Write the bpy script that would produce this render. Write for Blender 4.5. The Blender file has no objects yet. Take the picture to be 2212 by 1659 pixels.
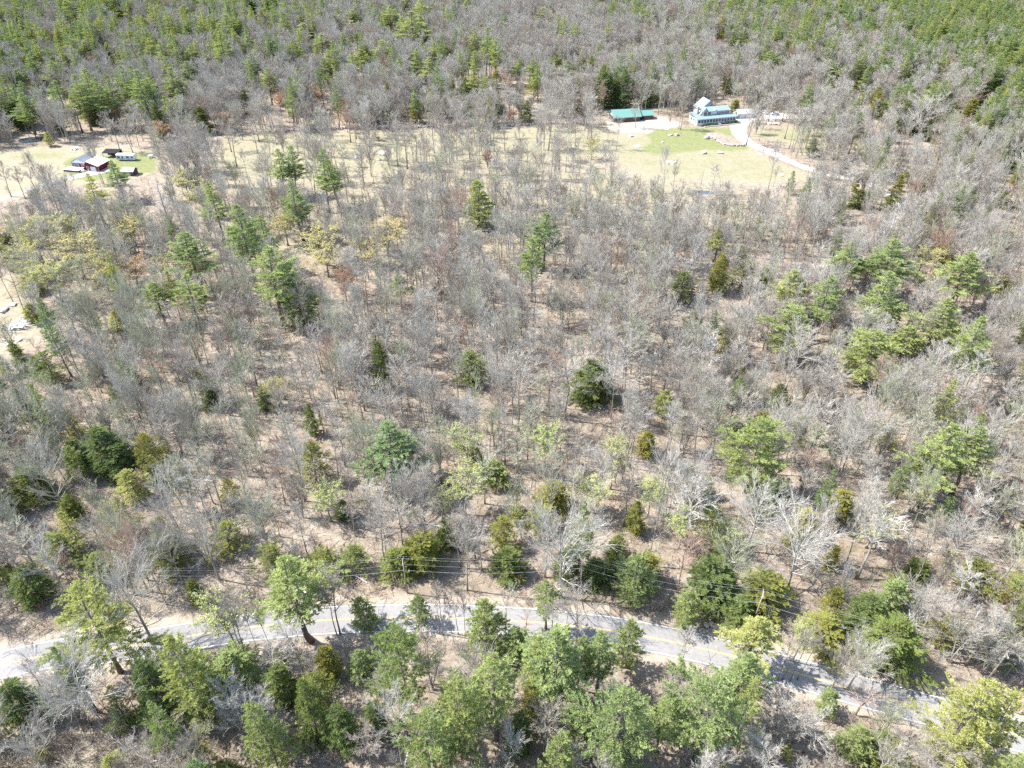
import bpy, math, random
import numpy as np
from math import radians, sin, cos, tan, pi, atan2

# ------------------------------------------------------------------ scene, camera, light
S = bpy.context.scene
COL = S.collection
random.seed(7)
RNG = np.random.default_rng(7)

CAM_H = 120.0
PITCH = radians(37.0)
LENS = 25.0
cd = bpy.data.cameras.new('camera'); cd.lens = LENS; cd.sensor_width = 36.0; cd.sensor_fit = 'HORIZONTAL'
cd.clip_start = 0.5; cd.clip_end = 20000
cam = bpy.data.objects.new('camera', cd); COL.objects.link(cam)
cam.location = (0, 0, CAM_H); cam.rotation_euler = (pi/2 - PITCH, 0, 0)
S.camera = cam

SUN_EL = radians(52.0); SUN_AZ_VEC = (-0.985, 0.17)          # horizontal direction towards the sun
w = bpy.data.worlds.new('World'); S.world = w; w.use_nodes = True
nt = w.node_tree; bg = nt.nodes['Background']
sky = nt.nodes.new('ShaderNodeTexSky'); sky.sky_type = 'NISHITA'; sky.sun_disc = False
sky.sun_elevation = SUN_EL; sky.sun_rotation = atan2(SUN_AZ_VEC[0], SUN_AZ_VEC[1])
nt.links.new(sky.outputs[0], bg.inputs[0]); bg.inputs[1].default_value = 0.15
sl = bpy.data.lights.new('sun', 'SUN'); sl.energy = 4.2; sl.angle = radians(0.6); sl.color = (1.0, 0.95, 0.88)
so = bpy.data.objects.new('sun', sl); COL.objects.link(so); so.location = (0, 0, 300)
from mathutils import Vector, Matrix
sd = Vector((SUN_AZ_VEC[0]*cos(SUN_EL), SUN_AZ_VEC[1]*cos(SUN_EL), sin(SUN_EL)))
so.rotation_euler = sd.to_track_quat('Z', 'Y').to_euler()
S.view_settings.view_transform = 'Standard'; S.view_settings.look = 'None'
S.view_settings.gamma = 1.0; S.view_settings.exposure = 1.46; S.view_settings.use_curve_mapping = False
cy = S.cycles
cy.max_bounces = 5; cy.diffuse_bounces = 3; cy.glossy_bounces = 1; cy.transmission_bounces = 3
cy.caustics_reflective = False; cy.caustics_refractive = False; cy.use_denoising = False

# ------------------------------------------------------------------ pixel <-> ground (2212 x 1659 reading grid)
FD = LENS/36.0*2212
def ray(x, y):
    a = (x-1106)/FD; b = -(y-829.5)/FD
    return (a, b*sin(PITCH)+cos(PITCH), b*cos(PITCH)-sin(PITCH))
def at(x, y, z=0.0):
    d = ray(x, y); t = (z-CAM_H)/d[2]
    return (d[0]*t, d[1]*t)
def proj(X, Y, Z=0.0):
    X = np.asarray(X, float); Y = np.asarray(Y, float); z = np.asarray(Z, float)-CAM_H
    dep = Y*cos(PITCH) - z*sin(PITCH); up = Y*sin(PITCH) + z*cos(PITCH)
    dep = np.where(dep < 1, 1, dep)
    return 1106 + FD*X/dep, 829.5 - FD*up/dep, dep
def z_at(Y, ypix):
    d = ray(1106, ypix); return CAM_H + Y*d[2]/d[1]

# ------------------------------------------------------------------ materials
def mat(name, rough=0.9):
    m = bpy.data.materials.new(name); m.use_nodes = True
    b = m.node_tree.nodes['Principled BSDF']; b.inputs['Roughness'].default_value = rough
    b.inputs['Specular IOR Level'].default_value = 0.2
    return m, m.node_tree, b
def ramp(nt, stops, interp='LINEAR'):
    r = nt.nodes.new('ShaderNodeValToRGB'); r.color_ramp.interpolation = interp
    e = r.color_ramp.elements
    while len(e) < len(stops): e.new(0.5)
    for k, (p, c) in enumerate(stops): e[k].position = p; e[k].color = (*c, 1)
    return r
def noise(nt, scale, detail=4, rough=0.6, coord='Object'):
    tc = nt.nodes.new('ShaderNodeTexCoord'); n = nt.nodes.new('ShaderNodeTexNoise')
    n.inputs['Scale'].default_value = scale; n.inputs['Detail'].default_value = detail
    n.inputs['Roughness'].default_value = rough
    nt.links.new(tc.outputs[coord], n.inputs['Vector']); return n
def mix(nt, fac, a, b, mode='MIX'):
    m = nt.nodes.new('ShaderNodeMix'); m.data_type = 'RGBA'; m.blend_type = mode
    for s, v in ((0, fac), (6, a), (7, b)):
        if isinstance(v, (int, float)): m.inputs[s].default_value = v
        elif isinstance(v, tuple): m.inputs[s].default_value = (*v, 1)
        else: nt.links.new(v, m.inputs[s])
    return m.outputs[2]
def math_(nt, op, a, b=0.5, c=0.5, clamp=False):
    m = nt.nodes.new('ShaderNodeMath'); m.operation = op; m.use_clamp = clamp
    for k, v in enumerate((a, b, c)):
        if isinstance(v, (int, float)): m.inputs[k].default_value = v
        else: nt.links.new(v, m.inputs[k])
    return m.outputs[0]
def plain(name, col, rough=0.8, var=0.15, scale=2.0, metallic=0.0):
    m, t, b = mat(name, rough); n = noise(t, scale)
    c2 = tuple(max(0, x*(1-var)) for x in col); c3 = tuple(min(1, x*(1+var)) for x in col)
    r = ramp(t, [(0.3, c2), (0.7, c3)]); t.links.new(n.outputs[0], r.inputs[0])
    t.links.new(r.outputs[0], b.inputs['Base Color']); b.inputs['Metallic'].default_value = metallic
    return m
def tone_attr(t):
    a = t.nodes.new('ShaderNodeAttribute'); a.attribute_type = 'INSTANCER'; a.attribute_name = 'tone'
    return a.outputs['Fac']
BARK_STOPS = [(0.0, (0.40, 0.27, 0.21)), (0.25, (0.34, 0.295, 0.245)), (0.5, (0.41, 0.385, 0.335)), (0.75, (0.48, 0.455, 0.41)), (1.0, (0.37, 0.38, 0.255))]
def bark_mat(name, gain):
    m, t, b = mat(name, 0.95)
    r = ramp(t, [(p, tuple(min(1, x*gain) for x in c)) for p, c in BARK_STOPS])
    t.links.new(tone_attr(t), r.inputs[0])
    n = noise(t, 1.6, 5, 0.7); rr = ramp(t, [(0.3, (0.6, 0.6, 0.6)), (0.7, (1.25, 1.25, 1.25))]); t.links.new(n.outputs[0], rr.inputs[0])
    t.links.new(mix(t, 1.0, r.outputs[0], rr.outputs[0], 'MULTIPLY'), b.inputs['Base Color'])
    return m
def leaf_mat(name, stops, trans=0.3, var=0.35, attr=True):
    m = bpy.data.materials.new(name); m.use_nodes = True; t = m.node_tree
    for n in list(t.nodes):
        if n.type == 'BSDF_PRINCIPLED': t.nodes.remove(n)
    out = t.nodes['Material Output']
    r = ramp(t, stops); t.links.new(tone_attr(t), r.inputs[0])
    n = noise(t, 0.9, 3, 0.6); rr = ramp(t, [(0.3, (1-var,)*3), (0.7, (1+var, 1+var*0.9, 1+var*0.6))]); t.links.new(n.outputs[0], rr.inputs[0])
    c = mix(t, 1.0, r.outputs[0], rr.outputs[0], 'MULTIPLY')
    d = t.nodes.new('ShaderNodeBsdfDiffuse'); tr = t.nodes.new('ShaderNodeBsdfTranslucent'); ms = t.nodes.new('ShaderNodeMixShader')
    t.links.new(c, d.inputs[0]); t.links.new(mix(t, 1.0, c, (1.15, 1.1, 0.6), 'MULTIPLY'), tr.inputs[0])
    ms.inputs[0].default_value = trans
    t.links.new(d.outputs[0], ms.inputs[1]); t.links.new(tr.outputs[0], ms.inputs[2]); t.links.new(ms.outputs[0], out.inputs[0])
    return m
M_BARK = bark_mat('grey_bark', 0.8)
M_TWIG = bark_mat('twig_bark', 1.0)
M_PBARK = plain('pine_bark', (0.17, 0.145, 0.13), 0.95, 0.3, 3)
M_DEADTW = plain('dead_twigs', (0.34, 0.32, 0.30), 0.95, 0.2, 3)
M_NEEDLE = leaf_mat('pine_needles', [(0.0, (0.22, 0.32, 0.18)), (0.5, (0.33, 0.40, 0.175)), (1.0, (0.45, 0.47, 0.19))], 0.42)
M_HEM = leaf_mat('hemlock_needles', [(0.0, (0.13, 0.20, 0.09)), (0.5, (0.22, 0.28, 0.09)), (1.0, (0.36, 0.35, 0.09))], 0.42)
M_BUD = leaf_mat('opening_buds', [(0.0, (0.42, 0.25, 0.19)), (0.33, (0.50, 0.45, 0.21)), (0.66, (0.43, 0.46, 0.18)), (1.0, (0.42, 0.50, 0.20))], 0.3, 0.2)

# ------------------------------------------------------------------ mesh building
class MB:
    def __init__(s): s.v = []; s.q = []; s.t = []; s.n = 0; s.qm = []; s.tm = []
    def add(s, V, Q=None, T=None, m=0):
        V = np.asarray(V, float).reshape(-1, 3)
        if Q is not None and len(Q): Q = np.asarray(Q, np.int64)+s.n; s.q.append(Q); s.qm.append(np.full(len(Q), m))
        if T is not None and len(T): T = np.asarray(T, np.int64)+s.n; s.t.append(T); s.tm.append(np.full(len(T), m))
        s.v.append(V); s.n += len(V)
    def merge(s, o, m=0):
        V = np.vstack(o.v); k = s.n; s.v.append(V); s.n += len(V)
        for a in o.q: s.q.append(a+k); s.qm.append(np.full(len(a), m))
        for a in o.t: s.t.append(a+k); s.tm.append(np.full(len(a), m))
        return s
    def tube(s, P, R, n=5, m=0, cap=True):
        P = np.asarray(P, float); R = np.asarray(R, float); k = len(P)
        d = np.gradient(P, axis=0); d /= np.linalg.norm(d, axis=1)[:, None]+1e-9
        ref = np.array([1., 0, 0]) if abs(d[0][0]) < 0.8 else np.array([0, 1., 0])
        u = np.cross(d, ref); u /= np.linalg.norm(u, axis=1)[:, None]+1e-9; v = np.cross(d, u)
        a = np.arange(n)*2*pi/n
        V = P[:, None, :]+R[:, None, None]*(np.cos(a)[None, :, None]*u[:, None, :]+np.sin(a)[None, :, None]*v[:, None, :])
        Q = [(i*n+j, i*n+(j+1) % n, (i+1)*n+(j+1) % n, (i+1)*n+j) for i in range(k-1) for j in range(n)]
        T = [(0, j+1, j) for j in range(1, n-1)]+[((k-1)*n, (k-1)*n+j, (k-1)*n+j+1) for j in range(1, n-1)] if cap else []
        s.add(V.reshape(-1, 3), Q, T, m)
    def prisms(s, A, B, ra, rb, m=0):                     # vectorised 3-sided tapered sticks
        d = B-A; L = np.linalg.norm(d, axis=1)[:, None]+1e-9; d = d/L
        r = RNG.normal(size=d.shape); u = np.cross(d, r); u /= np.linalg.norm(u, axis=1)[:, None]+1e-9; v = np.cross(d, u)
        N = len(A); V = np.empty((N, 6, 3))
        for k in range(3):
            o = cos(k*2*pi/3)*u+sin(k*2*pi/3)*v
            V[:, k] = A+o*np.reshape(ra, (-1, 1)); V[:, 3+k] = B+o*np.reshape(rb, (-1, 1))
        base = (np.arange(N)*6)[:, None, None]
        Q = base+np.array([[0, 1, 4, 3], [1, 2, 5, 4], [2, 0, 3, 5]])[None]
        s.add(V.reshape(-1, 3), Q.reshape(-1, 4), None, m)
    def spikes(s, A, B, wd, m=0, side=None):                          # vectorised thin triangles
        d = B-A; r = RNG.normal(size=d.shape) if side is None else side
        u = np.cross(d, r); u /= np.linalg.norm(u, axis=1)[:, None]+1e-9
        h = np.reshape(wd, (-1, 1))*0.5
        V = np.stack([A-u*h, A+u*h, B], 1); N = len(A)
        s.add(V.reshape(-1, 3), None, np.arange(N*3).reshape(-1, 3), m)
    def needles(s, A, B, wd, m=0, up=0.0):                  # lozenge tufts: widest in the middle
        d = B-A; r = RNG.normal(size=d.shape); r[:, 2] += up*np.sign(RNG.random(len(d))-0.0)
        u = np.cross(d, r); u /= np.linalg.norm(u, axis=1)[:, None]+1e-9
        h = np.reshape(wd, (-1, 1))*0.5; C = A+d*0.55
        V = np.stack([A, C-u*h, B, C+u*h], 1); N = len(A)
        s.add(V.reshape(-1, 3), np.arange(N*4).reshape(-1, 4), None, m)
    def box(s, c, size, rot=0.0, m=0):
        x, y, z = size[0]/2, size[1]/2, size[2]/2
        V = np.array([(i, j, k) for i in (-x, x) for j in (-y, y) for k in (-z, z)], float)
        cr, sr = cos(rot), sin(rot)
        V = np.stack([V[:, 0]*cr-V[:, 1]*sr, V[:, 0]*sr+V[:, 1]*cr, V[:, 2]], 1)+np.array(c)
        s.add(V, [(0, 1, 3, 2), (4, 6, 7, 5), (0, 4, 5, 1), (2, 3, 7, 6), (0, 2, 6, 4), (1, 5, 7, 3)], None, m)
    def poly_prism(s, P, z0, z1, m=0):                     # convex outline extruded in z (ccw)
        n = len(P); V = [(x, y, z0) for x, y in P]+[(x, y, z1) for x, y in P]
        Q = [(i, (i+1) % n, n+(i+1) % n, n+i) for i in range(n)]
        T = [(0, i+1, i) for i in range(1, n-1)]+[(n, n+i, n+i+1) for i in range(1, n-1)]
        s.add(V, Q, T, m)
    def mesh(s, name, mats, smooth=False):
        me = bpy.data.meshes.new(name); V = np.vstack(s.v) if s.v else np.zeros((0, 3))
        q = np.vstack(s.q) if s.q else np.zeros((0, 4), np.int64); t = np.vstack(s.t) if s.t else np.zeros((0, 3), np.int64)
        me.vertices.add(len(V)); me.vertices.foreach_set('co', V.astype(np.float32).ravel())
        nl = len(q)*4+len(t)*3; me.loops.add(nl); me.polygons.add(len(q)+len(t))
        me.loops.foreach_set('vertex_index', np.concatenate([q.ravel(), t.ravel()]).astype(np.int32))
        ls = np.concatenate([np.arange(len(q))*4, len(q)*4+np.arange(len(t))*3]).astype(np.int32)
        me.polygons.foreach_set('loop_start', ls)
        mi = np.concatenate((s.qm if s.q else [])+(s.tm if s.t else [])).astype(np.int32)
        me.polygons.foreach_set('material_index', mi)
        me.polygons.foreach_set('use_smooth', np.full(len(mi), smooth))
        me.update(calc_edges=True)
        for x in mats: me.materials.append(x)
        return me
def obj(name, me, parent=None, loc=(0, 0, 0), rz=0.0):
    o = bpy.data.objects.new(name, me); COL.objects.link(o); o.location = loc; o.rotation_euler = (0, 0, rz)
    if parent is not None: o.parent = parent
    return o
def tag(o, label=None, cat=None, group=None, kind=None):
    if label: o['label'] = label
    if cat: o['category'] = cat
    if group: o['group'] = group
    if kind: o['kind'] = kind
    return o
def empty(name, loc, rz=0.0, **k):
    o = bpy.data.objects.new(name, None); COL.objects.link(o); o.location = loc; o.rotation_euler = (0, 0, rz); o.empty_display_size = 0.5
    return tag(o, **k)
def part(name, mb, m, parent, smooth=False, label=None):
    o = obj(name, mb.mesh(name, m if isinstance(m, list) else [m], smooth), parent)
    if label: o['label'] = label
    return o

# ------------------------------------------------------------------ ground zones (reading-grid polygons)
def r4(px, py): return (1281.7+px*0.2279, 187.2+py*0.2279)          # farm detail view
def sdist(P, X, Y):
    """signed distance (positive inside) to polygon P, numpy arrays"""
    P = np.asarray(P, float); n = len(P); d = np.full(X.shape, 1e9); ins = np.zeros(X.shape, bool)
    for i in range(n):
        a = P[i]; b = P[(i+1) % n]; e = b-a; L = e@e+1e-9
        t = np.clip(((X-a[0])*e[0]+(Y-a[1])*e[1])/L, 0, 1)
        d = np.minimum(d, np.hypot(X-a[0]-t*e[0], Y-a[1]-t*e[1]))
        c = ((a[1] > Y) != (b[1] > Y)) & (X < (b[0]-a[0])*(Y-a[1])/(b[1]-a[1]+1e-12)+a[0])
        ins ^= c
    return np.where(ins, d, -d)
LAWN = [r4(*p) for p in ((250, 440), (560, 420), (600, 395), (820, 395), (1000, 385), (1345, 388), (1335, 480), (1450, 570), (1600, 640), (1850, 760), (2080, 830), (2000, 900), (1500, 930), (900, 900), (500, 860), (200, 700), (180, 520))]
LAWN_GREEN = [r4(*p) for p in ((480, 440), (640, 395), (1000, 390), (1345, 390), (1345, 480), (1490, 590), (1300, 610), (1050, 600), (900, 620), (600, 650), (430, 600), (560, 520))]
LAWN_E = [r4(*p) for p in ((1500, 470), (1560, 370), (1700, 385), (2000, 370), (2200, 360), (2350, 420), (2300, 640), (2150, 640), (1900, 560), (1620, 500))]
YARD = [r4(*p) for p in ((120, 300), (180, 335), (560, 300), (700, 280), (720, 320), (830, 335), (840, 375), (600, 398), (540, 440), (170, 430), (130, 370))]
BED = [r4(*p) for p in ((1060, 430), (1180, 430), (1300, 470), (1420, 555), (1280, 560), (1180, 510), (1100, 480))]
MEADOW = [(475, 292), (640, 284), (1000, 277), (1340, 270), (1345, 340), (1180, 352), (900, 368), (700, 392), (560, 395), (470, 355)]
MEADOW_FRINGE = [(380, 350), (1345, 330), (1760, 420), (1800, 480), (1500, 560), (1000, 600), (600, 620), (400, 480)]
FIELD = [(-500, 345), (0, 325), (90, 316), (200, 318), (330, 322), (345, 345), (335, 372), (300, 384), (190, 398), (145, 400), (0, 438), (-600, 560)]
FIELD_GREEN = [(10, 332), (90, 322), (150, 326), (140, 345), (60, 352), (10, 345)]
YARD_GREEN = [(135, 352), (150, 340), (250, 333), (335, 330), (340, 372), (250, 378), (215, 392), (150, 388)]
CLEARING = [(-400, 560), (0, 588), (42, 596), (48, 650), (78, 668), (104, 690), (96, 728), (60, 760), (0, 775), (-400, 860)]
BRUSHY = [(-300, 1590), (80, 1600), (240, 1600), (420, 1640), (420, 1900), (-300, 1900)]

ROAD_PX = [(0, 1436), (167, 1411), (290, 1393), (417, 1373), (530, 1356), (617, 1347), (737, 1338), (924, 1334), (1104, 1341), (1204, 1349), (1320, 1362), (1440, 1384), (1525, 1403), (1675, 1441), (1840, 1488), (2041, 1543), (2212, 1592)]
DRIVE_PX = [(1703, 251), (1672, 252), (1640, 253), (1612, 257), (1598, 268), (1594, 281), (1601, 296), (1624, 312), (1658, 325), (1692, 342), (1737, 361), (1790, 377), (1840, 386), (1880, 399), (1925, 425), (1932, 475), (1860, 525), (1740, 587), (1690, 622)]
DRIVE2_PX = [(-120, 458), (0, 430), (75, 407), (140, 387), (180, 378), (215, 370), (236, 364)]
def smooth_line(P, step=2.0):
    P = np.array(P, float); Q = [P[0]]
    pts = np.vstack([2*P[0]-P[1], P, 2*P[-1]-P[-2]])
    for i in range(1, len(pts)-2):
        p0, p1, p2, p3 = pts[i-1:i+3]; n = max(2, int(np.linalg.norm(p2-p1)/step))
        for k in range(1, n+1):
            t = k/n; Q.append(0.5*((2*p1)+(-p0+p2)*t+(2*p0-5*p1+4*p2-p3)*t*t+(-p0+3*p1-3*p2+p3)*t**3))
    return np.array(Q)
road_w = [at(*p) for p in ROAD_PX]
a0, a1 = np.array(road_w[0]), np.array(road_w[2]); b0, b1 = np.array(road_w[-1]), np.array(road_w[-3])
e0 = (a0-a1)/np.linalg.norm(a0-a1); e1 = (b0-b1)/np.linalg.norm(b0-b1)
road_w = [tuple(a0+e0*260+np.array((0, -60))), tuple(a0+e0*120+np.array((0, -12)))]+road_w+[tuple(b0+e1*60), tuple(b0+e1*160)]
ROAD = smooth_line(road_w); DRIVE = smooth_line([at(*p) for p in DRIVE_PX]); DRIVE2 = smooth_line([at(*p) for p in DRIVE2_PX])
def line_dist(L, X, Y, stride=2):
    d = np.full(np.shape(X), 1e9)
    for a, b in zip(L[:-stride:stride], L[stride::stride]):
        e = b-a; q = e@e+1e-9; t = np.clip(((X-a[0])*e[0]+(Y-a[1])*e[1])/q, 0, 1)
        d = np.minimum(d, np.hypot(X-a[0]-t*e[0], Y-a[1]-t*e[1]))
    return d

# ground sheet
def axis(lo, hi, step, far):
    c = list(np.arange(lo, hi+step/2, step)); s = step; L = []; x = lo
    while x > -far: s *= 1.35; x -= s; L.append(x)
    R = []; x = hi; s = step
    while x < far: s *= 1.35; x += s; R.append(x)
    return np.array(L[::-1]+c+R)
gx = axis(-640, 640, 2.5, 7000); gy = axis(0, 900, 2.5, 7000)
GX, GY = np.meshgrid(gx, gy, indexing='xy')
px, py, _ = proj(GX, GY); behind = GY < 5
def zone(P, soft, pxs=None):
    v = np.clip(0.5+sdist(P, px, py)/(2*soft), 0, 1); v[behind] = 0; return v
dr = line_dist(ROAD, GX, GY, 4)
dd = np.minimum(line_dist(DRIVE, GX, GY, 2), line_dist(DRIVE2, GX, GY, 2))
green = np.maximum.reduce([zone(LAWN_GREEN, 9), 0.42*zone(LAWN, 16), 0.5*zone(LAWN_E, 12), 0.5*zone(FIELD_GREEN, 10), 0.85*zone(YARD_GREEN, 6), 0.36*zone(MEADOW, 14)])
dry = np.maximum.reduce([zone(LAWN, 14), zone(LAWN_E, 12), zone(MEADOW, 14), 0.62*zone(MEADOW_FRINGE, 50), zone(FIELD, 4), 0.6*zone(CLEARING, 8), 0.5*zone(BRUSHY, 30)])
sand = np.maximum.reduce([zone(YARD, 3), np.clip(1.0-(dr-4.0)/2.2, 0, 1)*(dr > 2.5), 0.55*np.clip(1-(dd-1.8)/1.5, 0, 1), 0.35*zone(CLEARING, 8)])
bed = zone(BED, 3)
green *= (1-bed)*(1-0.8*zone(YARD, 3)); dry *= (1-bed)
hill = np.clip((np.hypot(GX, GY)-1150)/2500, 0, 1)**1.5*220*(0.6+0.4*np.sin(GX/900+1)*np.cos(GY/1100))
def grid_mesh(name, sel_faces, m):
    ny, nx = GX.shape
    idx = np.arange(nx*ny).reshape(ny, nx)
    Q = np.stack([idx[:-1, :-1], idx[:-1, 1:], idx[1:, 1:], idx[1:, :-1]], -1)[sel_faces]
    used, inv = np.unique(Q.ravel(), return_inverse=True)
    V = np.stack([GX.ravel(), GY.ravel(), hill.ravel()], 1)[used]
    b = MB(); b.add(V, inv.reshape(-1, 4)); me = b.mesh(name, [m], True)
    a = me.color_attributes.new('zone', 'FLOAT_COLOR', 'POINT')
    c = np.stack([green.ravel(), dry.ravel(), sand.ravel(), np.ones(green.size)], 1)[used]
    a.data.foreach_set('color', c.astype(np.float32).ravel())
    return me
def ground_material():
    m, t, b = mat('ground_cover', 1.0)
    at_ = t.nodes.new('ShaderNodeAttribute'); at_.attribute_name = 'zone'
    sep = t.nodes.new('ShaderNodeSeparateColor'); t.links.new(at_.outputs['Color'], sep.inputs[0])
    n1 = noise(t, 0.035, 6, 0.65); n2 = noise(t, 0.5, 6, 0.75); n3 = noise(t, 3.2, 5, 0.8); n4 = noise(t, 0.16, 5, 0.7)
    litter = ramp(t, [(0.34, (0.11, 0.088, 0.068)), (0.43, (0.215, 0.178, 0.14)), (0.53, (0.32, 0.275, 0.225)), (0.64, (0.42, 0.375, 0.32))])
    f = math_(t, 'ADD', math_(t, 'MULTIPLY', n2.outputs[0], 0.55), math_(t, 'MULTIPLY', n3.outputs[0], 0.45))
    t.links.new(f, litter.inputs[0])
    big = ramp(t, [(0.35, (0.78, 0.75, 0.68)), (0.65, (1.06, 1.05, 1.05))]); t.links.new(n1.outputs[0], big.inputs[0])
    c = mix(t, 1.0, litter.outputs[0], big.outputs[0], 'MULTIPLY')
    moss = ramp(t, [(0.58, (0, 0, 0)), (0.72, (1, 1, 1))]); t.links.new(n4.outputs[0], moss.inputs[0])
    c = mix(t, math_(t, 'MULTIPLY', moss.outputs[0], 0.35), c, (0.36, 0.33, 0.16))
    def edge(ch, gain=1.0):
        v = math_(t, 'ADD', sep.outputs[ch], math_(t, 'MULTIPLY', math_(t, 'SUBTRACT', f, 0.5), 0.9))
        v = math_(t, 'ADD', v, math_(t, 'MULTIPLY', math_(t, 'SUBTRACT', n4.outputs[0], 0.5), 0.7))
        r = t.nodes.new('ShaderNodeMapRange'); r.interpolation_type = 'SMOOTHSTEP'
        r.inputs[1].default_value = 0.25; r.inputs[2].default_value = 0.75; r.inputs[4].default_value = gain
        t.links.new(v, r.inputs[0])
        return math_(t, 'MULTIPLY', r.outputs[0], math_(t, 'GREATER_THAN', sep.outputs[ch], 0.02))
    dryc = ramp(t, [(0.32, (0.19, 0.165, 0.11)), (0.5, (0.285, 0.255, 0.175)), (0.66, (0.37, 0.335, 0.25))]); t.links.new(f, dryc.inputs[0])
    c = mix(t, edge(1, 0.95), c, dryc.outputs[0])
    grc = ramp(t, [(0.32, (0.12, 0.14, 0.05)), (0.5, (0.18, 0.20, 0.08)), (0.66, (0.27, 0.27, 0.14))]); t.links.new(f, grc.inputs[0])
    c = mix(t, edge(0, 0.95), c, grc.outputs[0])
    sac = ramp(t, [(0.3, (0.33, 0.275, 0.215)), (0.7, (0.45, 0.39, 0.32))]); t.links.new(f, sac.inputs[0])
    c = mix(t, edge(2, 0.9), c, sac.outputs[0])
    t.links.new(c, b.inputs['Base Color'])
    bp = t.nodes.new('ShaderNodeBump'); bp.inputs['Strength'].default_value = 0.7; bp.inputs['Distance'].default_value = 0.5
    t.links.new(f, bp.inputs['Height']); t.links.new(bp.outputs[0], b.inputs['Normal'])
    return m
M_GROUND = ground_material()
fx = 0.25*(px[:-1, :-1]+px[1:, :-1]+px[:-1, 1:]+px[1:, 1:]); fy = 0.25*(py[:-1, :-1]+py[1:, :-1]+py[:-1, 1:]+py[1:, 1:])
inlawn = (sdist(LAWN, fx, fy) > 0) & ~behind[:-1, :-1]
inmead = (sdist(MEADOW, fx, fy) > 0) & ~behind[:-1, :-1] & ~inlawn
infield = (sdist(FIELD, fx, fy) > 0) & ~behind[:-1, :-1]
for nm, sel in (('forest_ground', ~(inlawn | inmead | infield)), ('lawn', inlawn), ('meadow', inmead), ('field', infield)):
    tag(obj(nm, grid_mesh(nm, sel, M_GROUND)), kind='structure')

# roads
def ribbon(name, L, w0, w1, z, m, kind='structure', thick=0.0, jag=0.0):
    L = np.asarray(L); d = np.gradient(L, axis=0); d /= np.linalg.norm(d, axis=1)[:, None]; nrm = np.stack([-d[:, 1], d[:, 0]], 1)
    j0 = RNG.normal(size=len(L))*jag; j1 = RNG.normal(size=len(L))*jag
    a = L+nrm*(w0+j0)[:, None]; b = L+nrm*(w1+j1)[:, None]; n = len(L)
    mb = MB(); V = np.vstack([np.c_[a, np.full(n, z)], np.c_[b, np.full(n, z)]])
    Q = [(i, n+i, n+i+1, i+1) for i in range(n-1)]
    mb.add(V, Q)
    o = obj(name, mb.mesh(name, [m]));
    return tag(o, kind=kind)
def asphalt():
    m, t, b = mat('asphalt', 0.85)
    n = noise(t, 1.2, 6, 0.7); n2 = noise(t, 0.12, 3); n3 = noise(t, 9.0, 4, 0.8)
    r = ramp(t, [(0.3, (0.215, 0.212, 0.21)), (0.7, (0.30, 0.295, 0.29))]); t.links.new(math_(t, 'ADD', math_(t, 'MULTIPLY', n.outputs[0], 0.6), math_(t, 'MULTIPLY', n3.outputs[0], 0.4)), r.inputs[0])
    r2 = ramp(t, [(0.35, (0.86, 0.86, 0.87)), (0.65, (1.05, 1.05, 1.05))]); t.links.new(n2.outputs[0], r2.inputs[0])
    v = t.nodes.new('ShaderNodeTexVoronoi'); v.feature = 'DISTANCE_TO_EDGE'; v.inputs['Scale'].default_value = 0.22
    tc = t.nodes.new('ShaderNodeTexCoord'); nn = noise(t, 0.6, 4, 0.7); vm = t.nodes.new('ShaderNodeVectorMath'); vm.operation = 'MULTIPLY_ADD'
    t.links.new(nn.outputs['Color'], vm.inputs[0]); vm.inputs[1].default_value = (3, 3, 0); t.links.new(tc.outputs['Object'], vm.inputs[2]); t.links.new(vm.outputs[0], v.inputs['Vector'])
    cr = ramp(t, [(0.0, (0.55, 0.55, 0.56)), (0.012, (1, 1, 1))]); t.links.new(v.outputs['Distance'], cr.inputs[0])
    c = mix(t, 1.0, r.outputs[0], r2.outputs[0], 'MULTIPLY'); c = mix(t, 0.8, c, cr.outputs[0], 'MULTIPLY')
    t.links.new(c, b.inputs['Base Color']); return m
RW = 3.35
ribbon('road', ROAD, np.full(len(ROAD), -RW), np.full(len(ROAD), RW), 0.04, asphalt(), jag=0.05)
def paint(name, col):
    m, t, b = mat(name, 0.7); n = noise(t, 2.5, 5, 0.8)
    r = ramp(t, [(0.36, (0.36, 0.36, 0.35)), (0.5, col)]); t.links.new(n.outputs[0], r.inputs[0]); t.links.new(r.outputs[0], b.inputs['Base Color']); return m
MW = paint('white_road_paint', (0.80, 0.80, 0.78)); MY = paint('yellow_road_paint', (0.66, 0.47, 0.13))
K = np.ones(len(ROAD))
for k, (nm, a, b_, mm) in enumerate((('road_edge_line', RW-0.42, RW-0.30, MW), ('road_edge_line', -RW+0.30, -RW+0.42, MW), ('road_centre_line', 0.07, 0.17, MY), ('road_centre_line', -0.17, -0.07, MY))):
    ribbon(nm, ROAD, K*a, K*b_, 0.046, mm)
def gravel(name, a, b2):
    m, t, b = mat(name, 1.0); n = noise(t, 4, 5, 0.8); n1 = noise(t, 0.25, 3)
    r = ramp(t, [(0.3, a), (0.7, b2)]); t.links.new(math_(t, 'ADD', math_(t, 'MULTIPLY', n.outputs[0], 0.5), math_(t, 'MULTIPLY', n1.outputs[0], 0.5)), r.inputs[0]); t.links.new(r.outputs[0], b.inputs['Base Color']); return m
M_GRAVEL = gravel('pale_gravel', (0.34, 0.32, 0.285), (0.46, 0.44, 0.40))
M_GRAVEL2 = gravel('grey_gravel', (0.29, 0.28, 0.265), (0.38, 0.37, 0.35))
wd = np.interp(np.arange(len(DRIVE)), [0, 12, 30, 60, len(DRIVE)], [5.5, 5.0, 3.2, 2.1, 1.8])
ribbon('driveway', DRIVE, -wd, wd, 0.03, M_GRAVEL, jag=0.15)
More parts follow.
